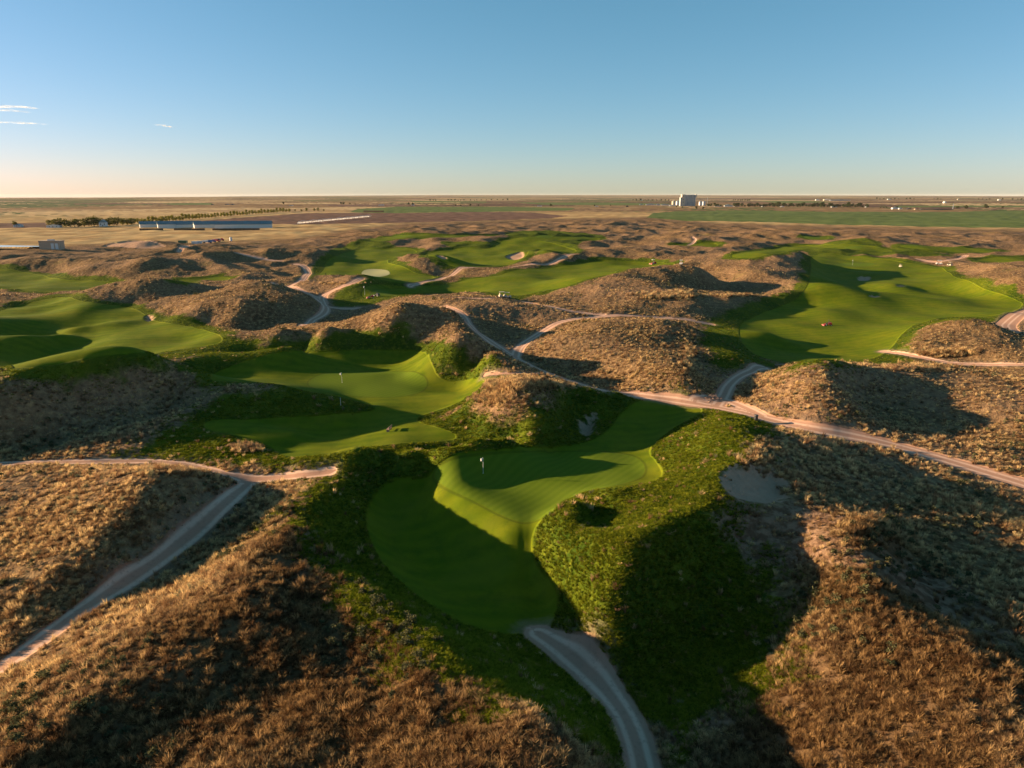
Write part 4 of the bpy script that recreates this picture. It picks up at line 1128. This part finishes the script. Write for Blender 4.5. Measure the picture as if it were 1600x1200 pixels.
def truck(px, py, rz, label, paint, cargo='white'):
    t = thing('parked_truck', label, 'truck', at(px, py, .0), rz)
    MB().prism([(1.2, .7), (1.2, 2.5), (2.1, 2.6), (2.6, 1.7), (3.5, 1.5), (3.6, .7)], -1.1, 1.1).build('cab', M[paint], t)
    MB().box(-3.4, 1.1, -1.15, 1.15, .95, 2.3).build('bed', M[cargo], t)
    MB().prism([(2.12, 2.5), (2.17, 2.55), (2.62, 1.75), (2.58, 1.72)], -.95, .95).build('windscreen', M['glass'], t)
    for x_ in (-2.4, 2.6):
        for y_ in (-.95, .95): MB().wheel(x_, y_, .5, .5, .35).build('wheel', M['rubber'], t)
truck(324, 380, math.radians(5), 'blue truck parked on the dry plain, leftmost of the vehicle cluster', 'blue', 'white')
truck(331, 379, math.radians(20), 'blue truck parked between a blue one and the dark red ones', 'blue', 'blue')
truck(338.5, 378, math.radians(-10), 'dark red truck right of the two blue trucks', 'red', 'red')
truck(344, 376.5, math.radians(15), 'dark red truck at the right end of the vehicle cluster', 'red', 'tan')
t = thing('water_tank', 'small white tank standing alone right of the parked trucks', 'tank', at(361, 377))
MB().cyl(0, 0, .3, 3.2, 1.1, 1.1, 14).build('shell', M['white'], t); MB().cyl(0, 0, 3.2, 3.7, 1.1, .3, 14).build('roof', M['white'], t); MB().box(-1.2, 1.2, -1.2, 1.2, 0, .29).build('stand', M['red'], t)
for (px, py, w_, lab) in ((305, 381, 2.4, 'white sheeted stack on the plain left of the trucks'), (312, 380.5, 1.6, 'small white stack nearest to the blue trucks'), (286, 380, 3.2, 'long green container on the plain by the gravel heap')):
    t = thing('storage_container', lab, 'container', at(px, py)); gm = 'green' if 'green' in lab else 'white'
    MB().box(-w_, w_, -1.2, 1.2, .1, 1.9).build('body', M[gm], t); MB().box(-w_ - .05, w_ + .05, -1.25, 1.25, 1.903, 2.05).build('lid', M[gm], t)
# pump house at the pond
t = thing('pump_house', 'tan flat-roofed pump house with two white doors beside the bright pond', 'building', at(82, 389), math.radians(2))
MB().box(-7, 7, -3, 3, -1, 5.4).build('wall', M['tan'], t); MB().box(-7.3, 7.3, -3.3, 3.3, 5.402, 5.8).build('roof', M['tan'], t); MB().box(-2, 2, -1, 1, 5.802, 6.6).build('roof_unit', M['steel'], t)
for x_ in (2.1, 5.0): MB().box(x_ - 1.0, x_ + 1.0, -3.08, -2.98, 0, 4.0).build('door', M['white'], t)
# ------------------------------------------------------------------ pond
pc_ = [at(p, q) for p, q in ((-120, 384.5), (66, 384.8), (68, 389), (-120, 390))]
pm = bpy.data.meshes.new('pond'); zz = max(p[2] for p in pc_) + .25
pm.from_pydata([(p[0], p[1], zz) for p in pc_], [], [(0, 3, 2, 1)]); pm.materials.append(water_mat)
po = bpy.data.objects.new('pond', pm); COL.objects.link(po); po['kind'] = 'structure'; po['label'] = 'bright narrow pond at the left edge beside the pump house'

# ------------------------------------------------------------------ barns
def span(px0, py0, px1, py1):
    a, b = at(px0, py0), at(px1, py1)
    d = math.hypot(b[0] - a[0], b[1] - a[1]); return a, b, d, math.atan2(b[1] - a[1], b[0] - a[0])
def barn(a, ang, ln, wd, hh, rise, label, wall='white', roof='bluegrey', group=None, doors=True, name='barn'):
    """long axis along +x from point a"""
    t = thing(name, label, name.replace('_', ' ') if name != 'farm_shed' else 'shed', a, ang, group)
    MB().box(0, ln, 0, wd, -1, hh).build('wall', M[wall], t)
    for x0 in (-.02, ln + .02): 
        MB().prism([(x0 - .05, hh), (x0 + .05, hh), (x0 + .05, hh + .01)], 0, wd)
    g0 = MB(); g0.v = [(x, y, z) for x in (0.02, ln - .02) for y, z in ((0.02, hh + .002), (wd - .02, hh + .002), (wd / 2, hh + rise - .05))]; g0.f = [(0, 1, 2), (5, 4, 3), (0, 3, 4, 1), (1, 4, 5, 2), (2, 5, 3, 0)]
    g0.build('gable', M[wall], t)
    r = MB(); th_ = .25
    for s_ in (0, 1):
        y0, y1 = (-.6, wd / 2) if s_ == 0 else (wd / 2, wd + .6); z0_, z1_ = (hh - .1, hh + rise) if s_ == 0 else (hh + rise, hh - .1)
        i = len(r.v); r.v += [(x, y, z + dz) for x in (-.5, ln + .5) for (y, z) in ((y0, z0_), (y1, z1_)) for dz in (.01, th_)]
        r.f += [(i, i + 2, i + 6, i + 4), (i + 1, i + 5, i + 7, i + 3), (i, i + 1, i + 3, i + 2), (i + 4, i + 6, i + 7, i + 5), (i, i + 4, i + 5, i + 1), (i + 2, i + 3, i + 7, i + 6)]
    r.build('roof', M[roof], t)
    if doors: MB().box(-.06, -.005, wd * .35, wd * .65, 0, hh * .8).build('door', M['steel'], t)
    return t
BX = [(219, 356.0, 'leftmost'), (247, 356.2, 'second from the left'), (276, 356.4, 'third from the left'), (304, 356.6, 'fourth from the left')]
for px, py, w_ in BX:
    barn(at(px, py), math.radians(30), 50, 10.5, 4.2, 3.4, 'long low white barn with blue-grey roof, %s of the row' % w_)
barn(at(336, 357.2), math.radians(14), 66, 13, 4.8, 3.8, 'longest white barn with blue-grey roof at the right end of the row')
for px, ln_ in ((218, 26), (272, 20), (300, 14), (332, 52)):
    a = at(px, 360); t = thing('straw_bale_wall', {218: 'low dark bale wall in front of the leftmost barn', 272: 'low dark bale wall before the third barn', 300: 'short dark bale wall before the fourth barn', 332: 'long dark bale wall in front of the longest barn'}[px], 'bale wall', a, math.radians(6))
    for k in range(int(ln_ / 2)): MB().box(k * 2.0, k * 2.0 + 1.94, 0, 1.6, 0, 2.1 + .25 * random.random()).build('bale', M['hay'], t)
def house(px, py, rz, w_, d_, h_, rise, wall, roof, label, name='farmhouse', cat='house', group=None):
    a = at(px, py); t = thing(name, label, cat, a, rz, group)
    MB().box(-w_ / 2, w_ / 2, -d_ / 2, d_ / 2, -1, h_).build('wall', M[wall], t)
    MB().prism([(-w_ / 2 - .4, h_ + .003), (w_ / 2 + .4, h_ + .003), (0, h_ + rise)], -d_ / 2 - .4, d_ / 2 + .4).build('roof', M[roof], t)
    for k in (-1, 1): MB().box(k * w_ * .27 - .5, k * w_ * .27 + .5, -d_ / 2 - .05, -d_ / 2 - .004, h_ * .35, h_ * .75).build('window', M['glass'], t)
    MB().box(-.5, .5, -d_ / 2 - .05, -d_ / 2 - .004, 0, 2.1).build('door', M['wood'], t)
    return t
house(162, 353.5, .3, 8, 10, 5, 3.6, 'white', 'bluegrey', 'white farmhouse among the big trees on the left')
house(85, 355.5, .1, 16, 7, 2.6, 1.2, 'white', 'white', 'long low white shed left of the farmhouse', 'farm_shed', 'shed')
house(29, 354.5, .1, 9, 7, 2.4, 1.2, 'white', 'bluegrey', 'small pale shed at the far left beside a single tree', 'farm_shed', 'shed')
# ------------------------------------------------------------------ tree row and farm trees
for k, (px, py, hh) in enumerate([(23, 353.5, 6.5), (79, 355, 8.5), (87, 355.3, 9), (96, 355.3, 10.5), (103, 355, 9), (110, 355.2, 8), (117, 354.8, 9), (122, 354.5, 9.5), (132, 354.2, 9), (139, 353.8, 10.5), (147, 353.5, 11), (153, 353.2, 10.5), (158, 352.2, 9), (166, 352.5, 8), (171, 353, 9), (178, 352.5, 10), (184, 352, 9.5), (192, 351.5, 9), (200, 351, 8.5), (206, 350.8, 8)]):
    tree('shade_tree', 'farm', 20 + k % 6, at(px, py), ('broad olive-green farmyard tree, %s from the left of the clump' % nth(k - 1)) if k else 'single round tree standing at the far left by a small pale shed', 'farmyard trees on the left' if k else None, hh / 7.4, w=9.4, h=8.6, z0=.1, n=560, lobes=11, leaf=.5, mat='mid')
NROW = 52
for k in range(NROW):
    f_ = k / (NROW - 1); px = 192 + (452 - 192) * f_ ** .93; py = 351.5 + (331.0 - 351.5) * (1 - (1 - f_) ** 1.15)
    tree('row_tree', 'row', 60 + k % 5, at(px, py), 'upright yellow-green tree, %s from the left in the long planted row' % nth(k), 'trees planted in one long row', random.uniform(1.0, 1.3) * (1 + .12 * f_), w=6.8, h=8.0, z0=-.1, n=460, lobes=10, leaf=.5, mat='row')
for k, (px, py) in enumerate([(461, 330), (471, 330.5), (479, 330), (491, 330), (497, 329.5), (506, 330)]):
    tree('small_tree', 'farm', 20 + k % 6, at(px, py), 'small tree past the long row, %s to the right of its end' % nth(k), 'small trees right of the row', random.uniform(.6, .95), w=9.4, h=8.6, z0=.1, n=560, lobes=11, leaf=.5, mat='mid')
# ------------------------------------------------------------------ irrigation boom, stacks on the plain
a, b, d, ang = span(466, 350.5, 580, 340.6)
t = thing('irrigation_boom', 'long white irrigation boom spraying across the dark ploughed field', 'irrigation boom', a, ang)
NS = 9
for k in range(NS + 1):
    x_ = d * k / NS; m = MB().tube((x_, 0, 3.2), (x_ - 1.6, -1.4, .4), .12).tube((x_, 0, 3.2), (x_ + 1.6, 1.4, .4), .12); m.build('tower', M['steel'], t)
    MB().wheel(x_ - 1.6, -1.4, .55, .6, .3).wheel(x_ + 1.6, 1.4, .55, .6, .3).build('wheel', M['rubber'], t)
    if k < NS:
        L_ = d / NS; p = MB()
        for q in range(6): p.tube((x_ + L_ * q / 6, 0, 3.3 + 1.0 * math.sin(math.pi * q / 6)), (x_ + L_ * (q + 1) / 6, 0, 3.3 + 1.0 * math.sin(math.pi * (q + 1) / 6)), .22)
        p.build('pipe_span', M['white'], t)
mist = nm('spray_mist'); g = NG(mist); dd = g.n('ShaderNodeBsdfDiffuse'); dd.inputs[0].default_value = (.8, .8, .8, 1); tt = g.n('ShaderNodeBsdfTransparent'); tl = g.n('ShaderNodeBsdfTranslucent'); tl.inputs[0].default_value = (.85, .85, .85, 1)
m1 = g.n('ShaderNodeMixShader'); m1.inputs[0].default_value = .5; g.L(dd.outputs[0], m1.inputs[1]); g.L(tl.outputs[0], m1.inputs[2])
m2 = g.n('ShaderNodeMixShader'); geo_ = g.n('ShaderNodeNewGeometry'); g.L(g.mapr(g.noise(geo_.outputs['Position'], .35, 4, .7), .38, .72, .05, .6), m2.inputs[0]); g.L(tt.outputs[0], m2.inputs[1]); g.L(m1.outputs[0], m2.inputs[2]); oo = g.n('ShaderNodeOutputMaterial'); g.L(m2.outputs[0], oo.inputs[0])
mm = MB(); mm.prism([(0, .9), (1.6, 1.0), (1.1, 2.5), (0, 3.1), (-1.1, 2.5), (-1.6, 1.0)], 0, d * .97); sm_ = mm.build('water_spray', mist, t); sm_.rotation_euler = (0, 0, -math.pi / 2)
a, b, d, ang = span(568, 331.8, 598, 331.8)
t = thing('straw_stack', 'long reddish-brown straw stack at the near edge of the green field', 'straw stack', a, ang)
for k in range(10):
    for q in range(2): MB().box(d * k / 10, d * (k + .96) / 10, 0, 6, q * 2.2, q * 2.2 + 2.15).build('bale', M['hay'], t)

# ------------------------------------------------------------------ grain elevator
EP = at(1074, 321.8); SC = math.hypot(EP[0], EP[1]) / FPX      # metres per photograph pixel there
t = thing('grain_elevator', 'tall pale concrete grain elevator rising above the town on the horizon', 'grain elevator', EP, math.radians(9))
u = SC
m = 0
for k in range(7):
    for q in range(2): MB().cyl((-3.8 + k * 2.45) * u, q * 2.45 * u, -2, 15.2 * u, 1.22 * u, n=20).build('silo', M['concrete'], t)
MB().box(-5.0 * u, 12.2 * u, -1.0 * u, 3.4 * u, 15.22 * u, 15.9 * u).build('gallery', M['concrete'], t)
hh_ = MB().box(-9.6 * u, -5.1 * u, -1.4 * u, 3.6 * u, -2, 16.4 * u).build('head_house', M['cream'], t)
MB().box(-11.6 * u, -9.65 * u, -1.2 * u, 3.2 * u, -2, 12.4 * u).build('annex', M['concrete'], t)
for z_ in (5, 9, 13): MB().box(-7.9 * u, -6.8 * u, -1.46 * u, -1.405 * u, z_ * u, (z_ + 1) * u).build('window', M['glass'], t)
MB().tube((-3.6 * u, 1 * u, 15.9 * u), (-3.6 * u, 1 * u, 20.0 * u), .12 * u).tube((-4.2 * u, 1 * u, 19.6 * u), (-3.0 * u, 1 * u, 19.6 * u), .22 * u).build('spout_mast', M['steel'], t)
MB().box(11.4 * u, 13.4 * u, -.8 * u, 2.2 * u, 12.5 * u, 16.4 * u).build('end_tower', M['cream'], t)
MB().tube((12.6 * u, 0, 13 * u), (18 * u, 0, 8.5 * u), .16 * u).tube((18 * u, 0, 8.5 * u), (30.5 * u, 0, 8.5 * u), .16 * u).build('conveyor', M['steel'], t)
MB().tube((30.5 * u, 0, -1), (30.5 * u, 0, 12.5 * u), .22 * u).tube((24 * u, 0, -1), (24 * u, 0, 8.5 * u), .12 * u).build('leg_tower', M['steel'], t)
def bin_(px, py, r_, h_, label, mat='steel'):
    p = at(px, py); t = thing('grain_bin', label, 'grain bin', p)
    MB().cyl(0, 0, -1, h_, r_, n=22).build('shell', M[mat], t); MB().cyl(0, 0, h_ + .01, h_ + r_ * .55, r_ * 1.03, .12 * r_, 22).build('roof', M[mat], t)
bin_(1052, 320.4, 2.6 * SC, 5.6 * SC, 'cream lit round grain bin left of the elevator', 'cream')
bin_(1058.5, 320.4, 2.8 * SC, 5.6 * SC, 'grey round grain bin between the cream bin and the elevator')
bin_(1094, 321, 2.4 * SC, 5.4 * SC, 'grey grain bin just right of the elevator')
bin_(1099.5, 321, 2.4 * SC, 5.6 * SC, 'second grey grain bin right of the elevator')
# conical pile and sheds of the town
for px, py, w_, h_, wall, roof, lab in (
    (1016, 320.6, 13, 1.3, 'white', 'bluegrey', 'long low pale-blue shed left of the elevator'),
    (1028, 320.6, 6, 1.2, 'white', 'bluegrey', 'short low shed between the long shed and the peaked one'),
    (1002, 320.2, 6, .9, 'white', 'bluegrey', 'small pale shed at the left end of the elevator yard'),
    (1039, 320.9, 12, 1.2, 'white', 'bluegrey', 'wide white shed with a peaked roof left of the bins'),
    (1051, 321.8, 10, 1.0, 'white', 'white', 'low white shed in front of the grain bins'),
    (1138, 322.8, 12, 1.6, 'white', 'bluegrey', 'long pale-blue warehouse among the dark town trees'),
    (1150, 322.9, 6, .9, 'white', 'bluegrey', 'small pale house right of the town warehouse'),
    (1121, 322.7, 8, .8, 'white', 'bluegrey', 'low pale house at the left end of the town'),
    (1192, 323.2, 4, .7, 'white', 'white', 'tiny white house under the town trees, left part'),
    (1222, 323.4, 5, .7, 'white', 'white', 'tiny white house under the tallest town tree'),
    (1303, 323.8, 7, .7, 'white', 'bluegrey', 'pale low house in the right part of the town'),
    (1354, 324.0, 3, .9, 'white', 'white', 'small white house at the right end of the town')):
    s_ = math.hypot(*at(px, py)[:2]) / FPX
    house(px, py, math.radians(-9), w_ * s_, 7 * s_, h_ * s_, (h_ * .9) * s_, wall, roof, lab, 'town_building', 'building')
def tree_line(pxs, y0, y1, h_lo, h_hi, label, group, mat='dark', name='dark_tree'):
    x0, x1 = pxs[0], pxs[-1]
    for k_, px in enumerate(sorted(pxs)):
        py = y0 + (y1 - y0) * (px - x0) / max(1, x1 - x0) + random.uniform(-.25, .15); p = at(px, py); s_ = math.hypot(p[0], p[1]) / FPX
        tree(name, 'far' + mat, 90 + random.randrange(5), p, label + ', %s from the left' % nth(k_), group, s_ * random.uniform(h_lo, h_hi) / 9.0, w=10.5, h=8.2, z0=.5, n=220, lobes=9, leaf=.95, mat=mat)
r_ = random.Random(5)
xs = [1107, 1111]
x_ = 1117
while x_ < 1357:
    if not (1131 < x_ < 1144): xs.append(x_)
    x_ += r_.uniform(2.6, 5.6)
tree_line(xs, 322.7, 324.2, 3.0, 6.4, 'dark round tree of the belt of trees through the town', 'dark trees of the town')
tree_line([1215, 1217], 323.6, 323.6, 8.4, 8.8, 'tallest dark tree of the town belt, left part', None) if 0 else None
for px, py, h_, lab in ((1216, 323.6, 8.6, 'tallest dark tree in the left half of the town'), (1285, 323.9, 7.6, 'tall dark tree in the middle of the town'), (1325, 323.9, 7.8, 'tall dark tree near the right end of the town'),
    (1088, 327, 4.6, 'lone dark tree on the plain just below the elevator'), (1098.5, 327.3, 3.8, 'second lone tree on the plain, right below the elevator'), (1066, 324.6, 2.4, 'small bush on the plain left below the elevator'), (1057, 324.0, 2.6, 'small tree on the plain under the grain bins'),
    (1401, 325.5, 3.4, 'dark tree behind the farmhouse at the right'), (1496, 326.3, 3.9, 'low dark tree right of the long dark shed'), (1509.5, 326.3, 5.6, 'larger dark tree on the right plain, left of the round one'), (1540, 325.6, 5.8, 'round dark tree alone on the right plain'), (1566.5, 325.4, 3.2, 'smallest lone tree at the far right'),
    (860.5, 323, 4.6, 'single tree on the plain above the central dunes'), (712, 322, 3.0, 'lone tree left of a pair above the green field'), (720, 322.2, 2.6, 'small tree right of another above the green field'), (735, 322, 3.6, 'round tree above the green field'), (747.5, 322, 2.4, 'small round tree right of the others above the green field'),
    (533, 319.5, 3.6, 'left tree of a close pair on the far left plain'), (536.5, 319.6, 3.8, 'right tree of a close pair on the far left plain'), (547, 319.4, 2.4, 'small lone tree right of the close pair'), (555, 319.4, 1.8, 'tiny tree far out on the plain'), (443, 319.6, 3.6, 'round tree alone above the long tree row'),
    (638.5, 320.2, 3.4, 'left tree beside a far farm building'), (645, 320.2, 3.6, 'right tree beside a far farm building'), (929, 322.2, 2.6, 'small tree at the far sheds above the dunes'), (954, 321.6, 2.2, 'tiny lone tree left of the elevator')):
    p = at(px, py); s_ = math.hypot(p[0], p[1]) / FPX
    tree('lone_tree', 'fardark', 90 + int(px) % 5, p, lab, None, s_ * h_ / 9.0, w=10.5, h=8.2, z0=.5, n=220, lobes=9, leaf=.95, mat='dark')
tree_line([672, 677, 681, 700, 705, 711, 716, 720, 725, 735, 741, 745, 752, 760, 768, 777, 786, 793], 313.8, 313.2, 1.6, 3.0, 'tree in the hazy far belt above the green field', 'far trees above the green field')
tree_line([989, 994, 1001, 1008, 1013, 1019, 1026, 1033, 1040, 1045], 313.6, 313.8, 1.6, 3.4, 'tree in the far belt left of the elevator', 'far trees left of the elevator')
tree_line([1146, 1149, 1153, 1157, 1160, 1164, 1168, 1171], 313.6, 313.8, 1.6, 2.6, 'tree in the far dark clump right of the elevator', 'far trees right of the elevator')
tree_line([1370, 1375, 1381, 1387, 1392, 1398, 1404, 1416, 1422, 1428, 1459, 1465, 1470, 1529, 1535, 1541, 1546, 1560, 1566, 1582, 1590, 1596], 311.5, 312.5, 1.4, 2.6, 'tree of the scattered far belt near the right horizon', 'far trees near the right horizon')
tree_line([1376, 1381, 1385], 325.3, 325.4, 1.8, 2.4, 'small tree left of the farm on the right', 'small trees by the right farm')
# far farms and sheds
for px, py, w_, h_, wall, roof, lab in (
    (1399, 326.6, 9, 1.8, 'white', 'bluegrey', 'white farmhouse with blue roof on the right plain'), (1406.5, 326.9, 4, 1.4, 'white', 'bluegrey', 'small pale shed right of the farmhouse'),
    (1420, 327.1, 5, 1.0, 'dark', 'dark', 'dark low shed right of the farm on the right plain'), (1432, 327.4, 5, .9, 'tan', 'dark', 'brown low shed in the middle of the right farm'), (1441, 327.6, 5, .9, 'dark', 'dark', 'dark shed left of the long dark shed'),
    (1466, 327.9, 34, 1.0, 'dark', 'dark', 'very long dark shed on the right plain'), (1292, 313.3, 9, 1.4, 'cream', 'white', 'bright cream hall far behind the town'), (1312, 313.5, 26, .9, 'steel', 'bluegrey', 'long blue-grey hall right of the bright cream hall'),
    (1277, 313.2, 5, 1.2, 'white', 'bluegrey', 'small white building left of the bright cream hall'), (596, 321.0, 7, .9, 'white', 'bluegrey', 'small pale barn far out left of centre'), (843, 322.6, 7, .9, 'white', 'bluegrey', 'low pale shed right of another above the central dunes'), (835, 322.6, 4, .7, 'tan', 'dark', 'low brown shed above the central dunes'),
    (932, 322.9, 5, .9, 'white', 'bluegrey', 'small pale shed with a tree above the dunes'), (980, 323.4, 3.6, 1.5, 'dark', 'dark', 'small dark hut alone left of the elevator'), (1002.5, 313.6, 2.6, 1.1, 'white', 'white', 'small white building far left of the elevator'),
    (355, 320.0, 5, .8, 'dark', 'bluegrey', 'left one of two dark sheds far above the tree row'), (363, 320.0, 4, .8, 'dark', 'bluegrey', 'right one of two dark sheds far above the tree row'), (332, 320.2, 3, .7, 'dark', 'dark', 'small dark shed far above the barns'), (455, 321.6, 5, .6, 'white', 'bluegrey', 'low pale shed above the end of the tree row'),
    (1389, 312.0, 4, .9, 'white', 'bluegrey', 'small white house in the far right belt'), (1497, 312.2, 2, 1.0, 'cream', 'cream', 'tiny cream house near the right horizon'), (1561, 313, 3, .9, 'white', 'white', 'small white farm near the far right horizon'), (645, 321, 4, .8, 'white', 'bluegrey', 'pale farm building between two far trees')):
    s_ = math.hypot(*at(px, py)[:2]) / FPX
    house(px, py, math.radians(-9), w_ * s_, min(w_, 6) * s_, h_ * s_, (h_ * .55) * s_, wall, roof, lab, 'farm_building', 'farm building')
p = at(1475.5, 317.4); s_ = math.hypot(p[0], p[1]) / FPX
t = thing('storage_dome', 'bright white round storage dome on the right plain', 'dome', p)
m = MB()
for k in range(6): m.cyl(0, 0, 2.6 * s_ * math.sin(k * math.pi / 12), 2.6 * s_ * math.sin((k + 1) * math.pi / 12), 2.1 * s_ * math.cos(k * math.pi / 12), 2.1 * s_ * math.cos((k + 1) * math.pi / 12) + .01, 20)
m.build('shell', M['white'], t); MB().box(-.5 * s_, .5 * s_, -2.2 * s_, -2.05 * s_, 0, 1.0 * s_).build('door', M['steel'], t)
p = at(1488.5, 327.5); s_ = math.hypot(p[0], p[1]) / FPX
t = thing('lattice_mast', 'thin pale lattice mast on the right plain by the long dark shed', 'mast', p)
m = MB()
for a_ in range(3): m.tube((math.cos(a_ * 2.09) * .7 * s_, math.sin(a_ * 2.09) * .7 * s_, 0), (0, 0, 7.5 * s_), .12 * s_)
m.build('legs', M['steel'], t); m = MB()
for k in range(1, 6): m.cyl(0, 0, k * 1.1 * s_, k * 1.1 * s_ + .12 * s_, .68 * s_ * (1 - k / 7.), n=3)
m.build('braces', M['steel'], t)
# ------------------------------------------------------------------ thin evening clouds, far beyond the land
cloud_mat = nm('cloud'); g = NG(cloud_mat); geo_ = g.n('ShaderNodeNewGeometry'); tco = g.n('ShaderNodeTexCoord')
dd = g.n('ShaderNodeBsdfDiffuse'); dd.inputs[0].default_value = (.95, .95, .95, 1); tl = g.n('ShaderNodeBsdfTranslucent'); tl.inputs[0].default_value = (.9, .9, .9, 1); tt = g.n('ShaderNodeBsdfTransparent')
m1 = g.n('ShaderNodeMixShader'); m1.inputs[0].default_value = .8; g.L(dd.outputs[0], m1.inputs[1]); g.L(tl.outputs[0], m1.inputs[2])
lw = g.n('ShaderNodeLayerWeight'); lw.inputs[0].default_value = .5
al = g.math('MULTIPLY', g.mapr(lw.outputs['Facing'], .95, .1, 0., .3), g.mapr(g.noise(geo_.outputs['Position'], .0022, 5, .7), .38, .68, .05, .9))
m2 = g.n('ShaderNodeMixShader'); g.L(al, m2.inputs[0]); g.L(tt.outputs[0], m2.inputs[1]); g.L(m1.outputs[0], m2.inputs[2]); oo = g.n('ShaderNodeOutputMaterial'); g.L(m2.outputs[0], oo.inputs[0])
for k, (px, py, w_, h_, tilt, lab) in enumerate(((6, 166.5, 100, 5.0, -4, 'thin white cloud streak at the left edge, the upper one'), (10, 173.0, 70, 2.6, -3, 'thin cloud streak just under the upper one at the left edge'), (18, 192, 104, 2.8, -1, 'faint flat cloud streak at the left edge, the lowest one'), (258, 196.8, 34, 2.6, -5, 'tiny lone cloud wisp in the sky left of centre'))):
    D_ = 50000.0; dx, dy, dz = ray(px, py); n_ = D_ / dy; s_ = n_ / FPX
    # many small overlapping lens-shaped puffs along one streak
    v = []; f = []; rk = random.Random(k + 3); NP = 64
    for q in range(NP):
        t_ = rk.uniform(-1, 1); ed = (1 - abs(t_)) ** .6
        cx_ = t_ * w_ / 2; cz_ = cx_ * math.tan(math.radians(tilt)) + rk.gauss(0, .18) * h_ * ed + .3 * h_ * math.sin(t_ * 3 + k); cy_ = rk.uniform(-1, 1) * h_ * 2
        rx_ = w_ * rk.uniform(.04, .13) * (.35 + ed); rz_ = h_ * rk.uniform(.10, .26) * (.25 + ed); ry_ = rx_ * .7; i0 = len(v)
        for a_i in range(1, 6):
            ph_ = math.pi * a_i / 6
            for b_i in range(10):
                b_ = 2 * math.pi * b_i / 10
                v.append(((cx_ + rx_ * math.sin(ph_) * math.cos(b_)) * s_, (cy_ + ry_ * math.sin(ph_) * math.sin(b_)) * s_, (cz_ + rz_ * math.cos(ph_)) * s_))
        for a_i in range(4):
            for b_i in range(10): f.append((i0 + a_i * 10 + b_i, i0 + a_i * 10 + (b_i + 1) % 10, i0 + (a_i + 1) * 10 + (b_i + 1) % 10, i0 + (a_i + 1) * 10 + b_i))
    me = bpy.data.meshes.new('cloud'); me.from_pydata(v, [], f); me.materials.append(cloud_mat); me.polygons.foreach_set('use_smooth', [True] * len(f))
    o_ = bpy.data.objects.new('cloud', me); COL.objects.link(o_); o_.location = (dx * n_, dy * n_, CAM_H + dz * n_); o_['kind'] = 'structure'; o_['label'] = lab
# ------------------------------------------------------------------ evening haze over the plain
vb = MB().box(-44500, 44500, -3000, 44500, float(Z.min()) - 1.5, max(float(Z.max()), 66.0) + 3.0); hz_m = nm('haze'); g = NG(hz_m)
pv_ = g.n('ShaderNodeVolumePrincipled'); pv_.inputs['Color'].default_value = (.92, .90, .88, 1); pv_.inputs['Density'].default_value = 1.1e-5; pv_.inputs['Anisotropy'].default_value = 0
oo = g.n('ShaderNodeOutputMaterial'); g.L(pv_.outputs[0], oo.inputs['Volume'])
ho = vb.build('haze', hz_m); ho['kind'] = 'stuff'; ho['label'] = 'thin warm evening haze over the whole plain'
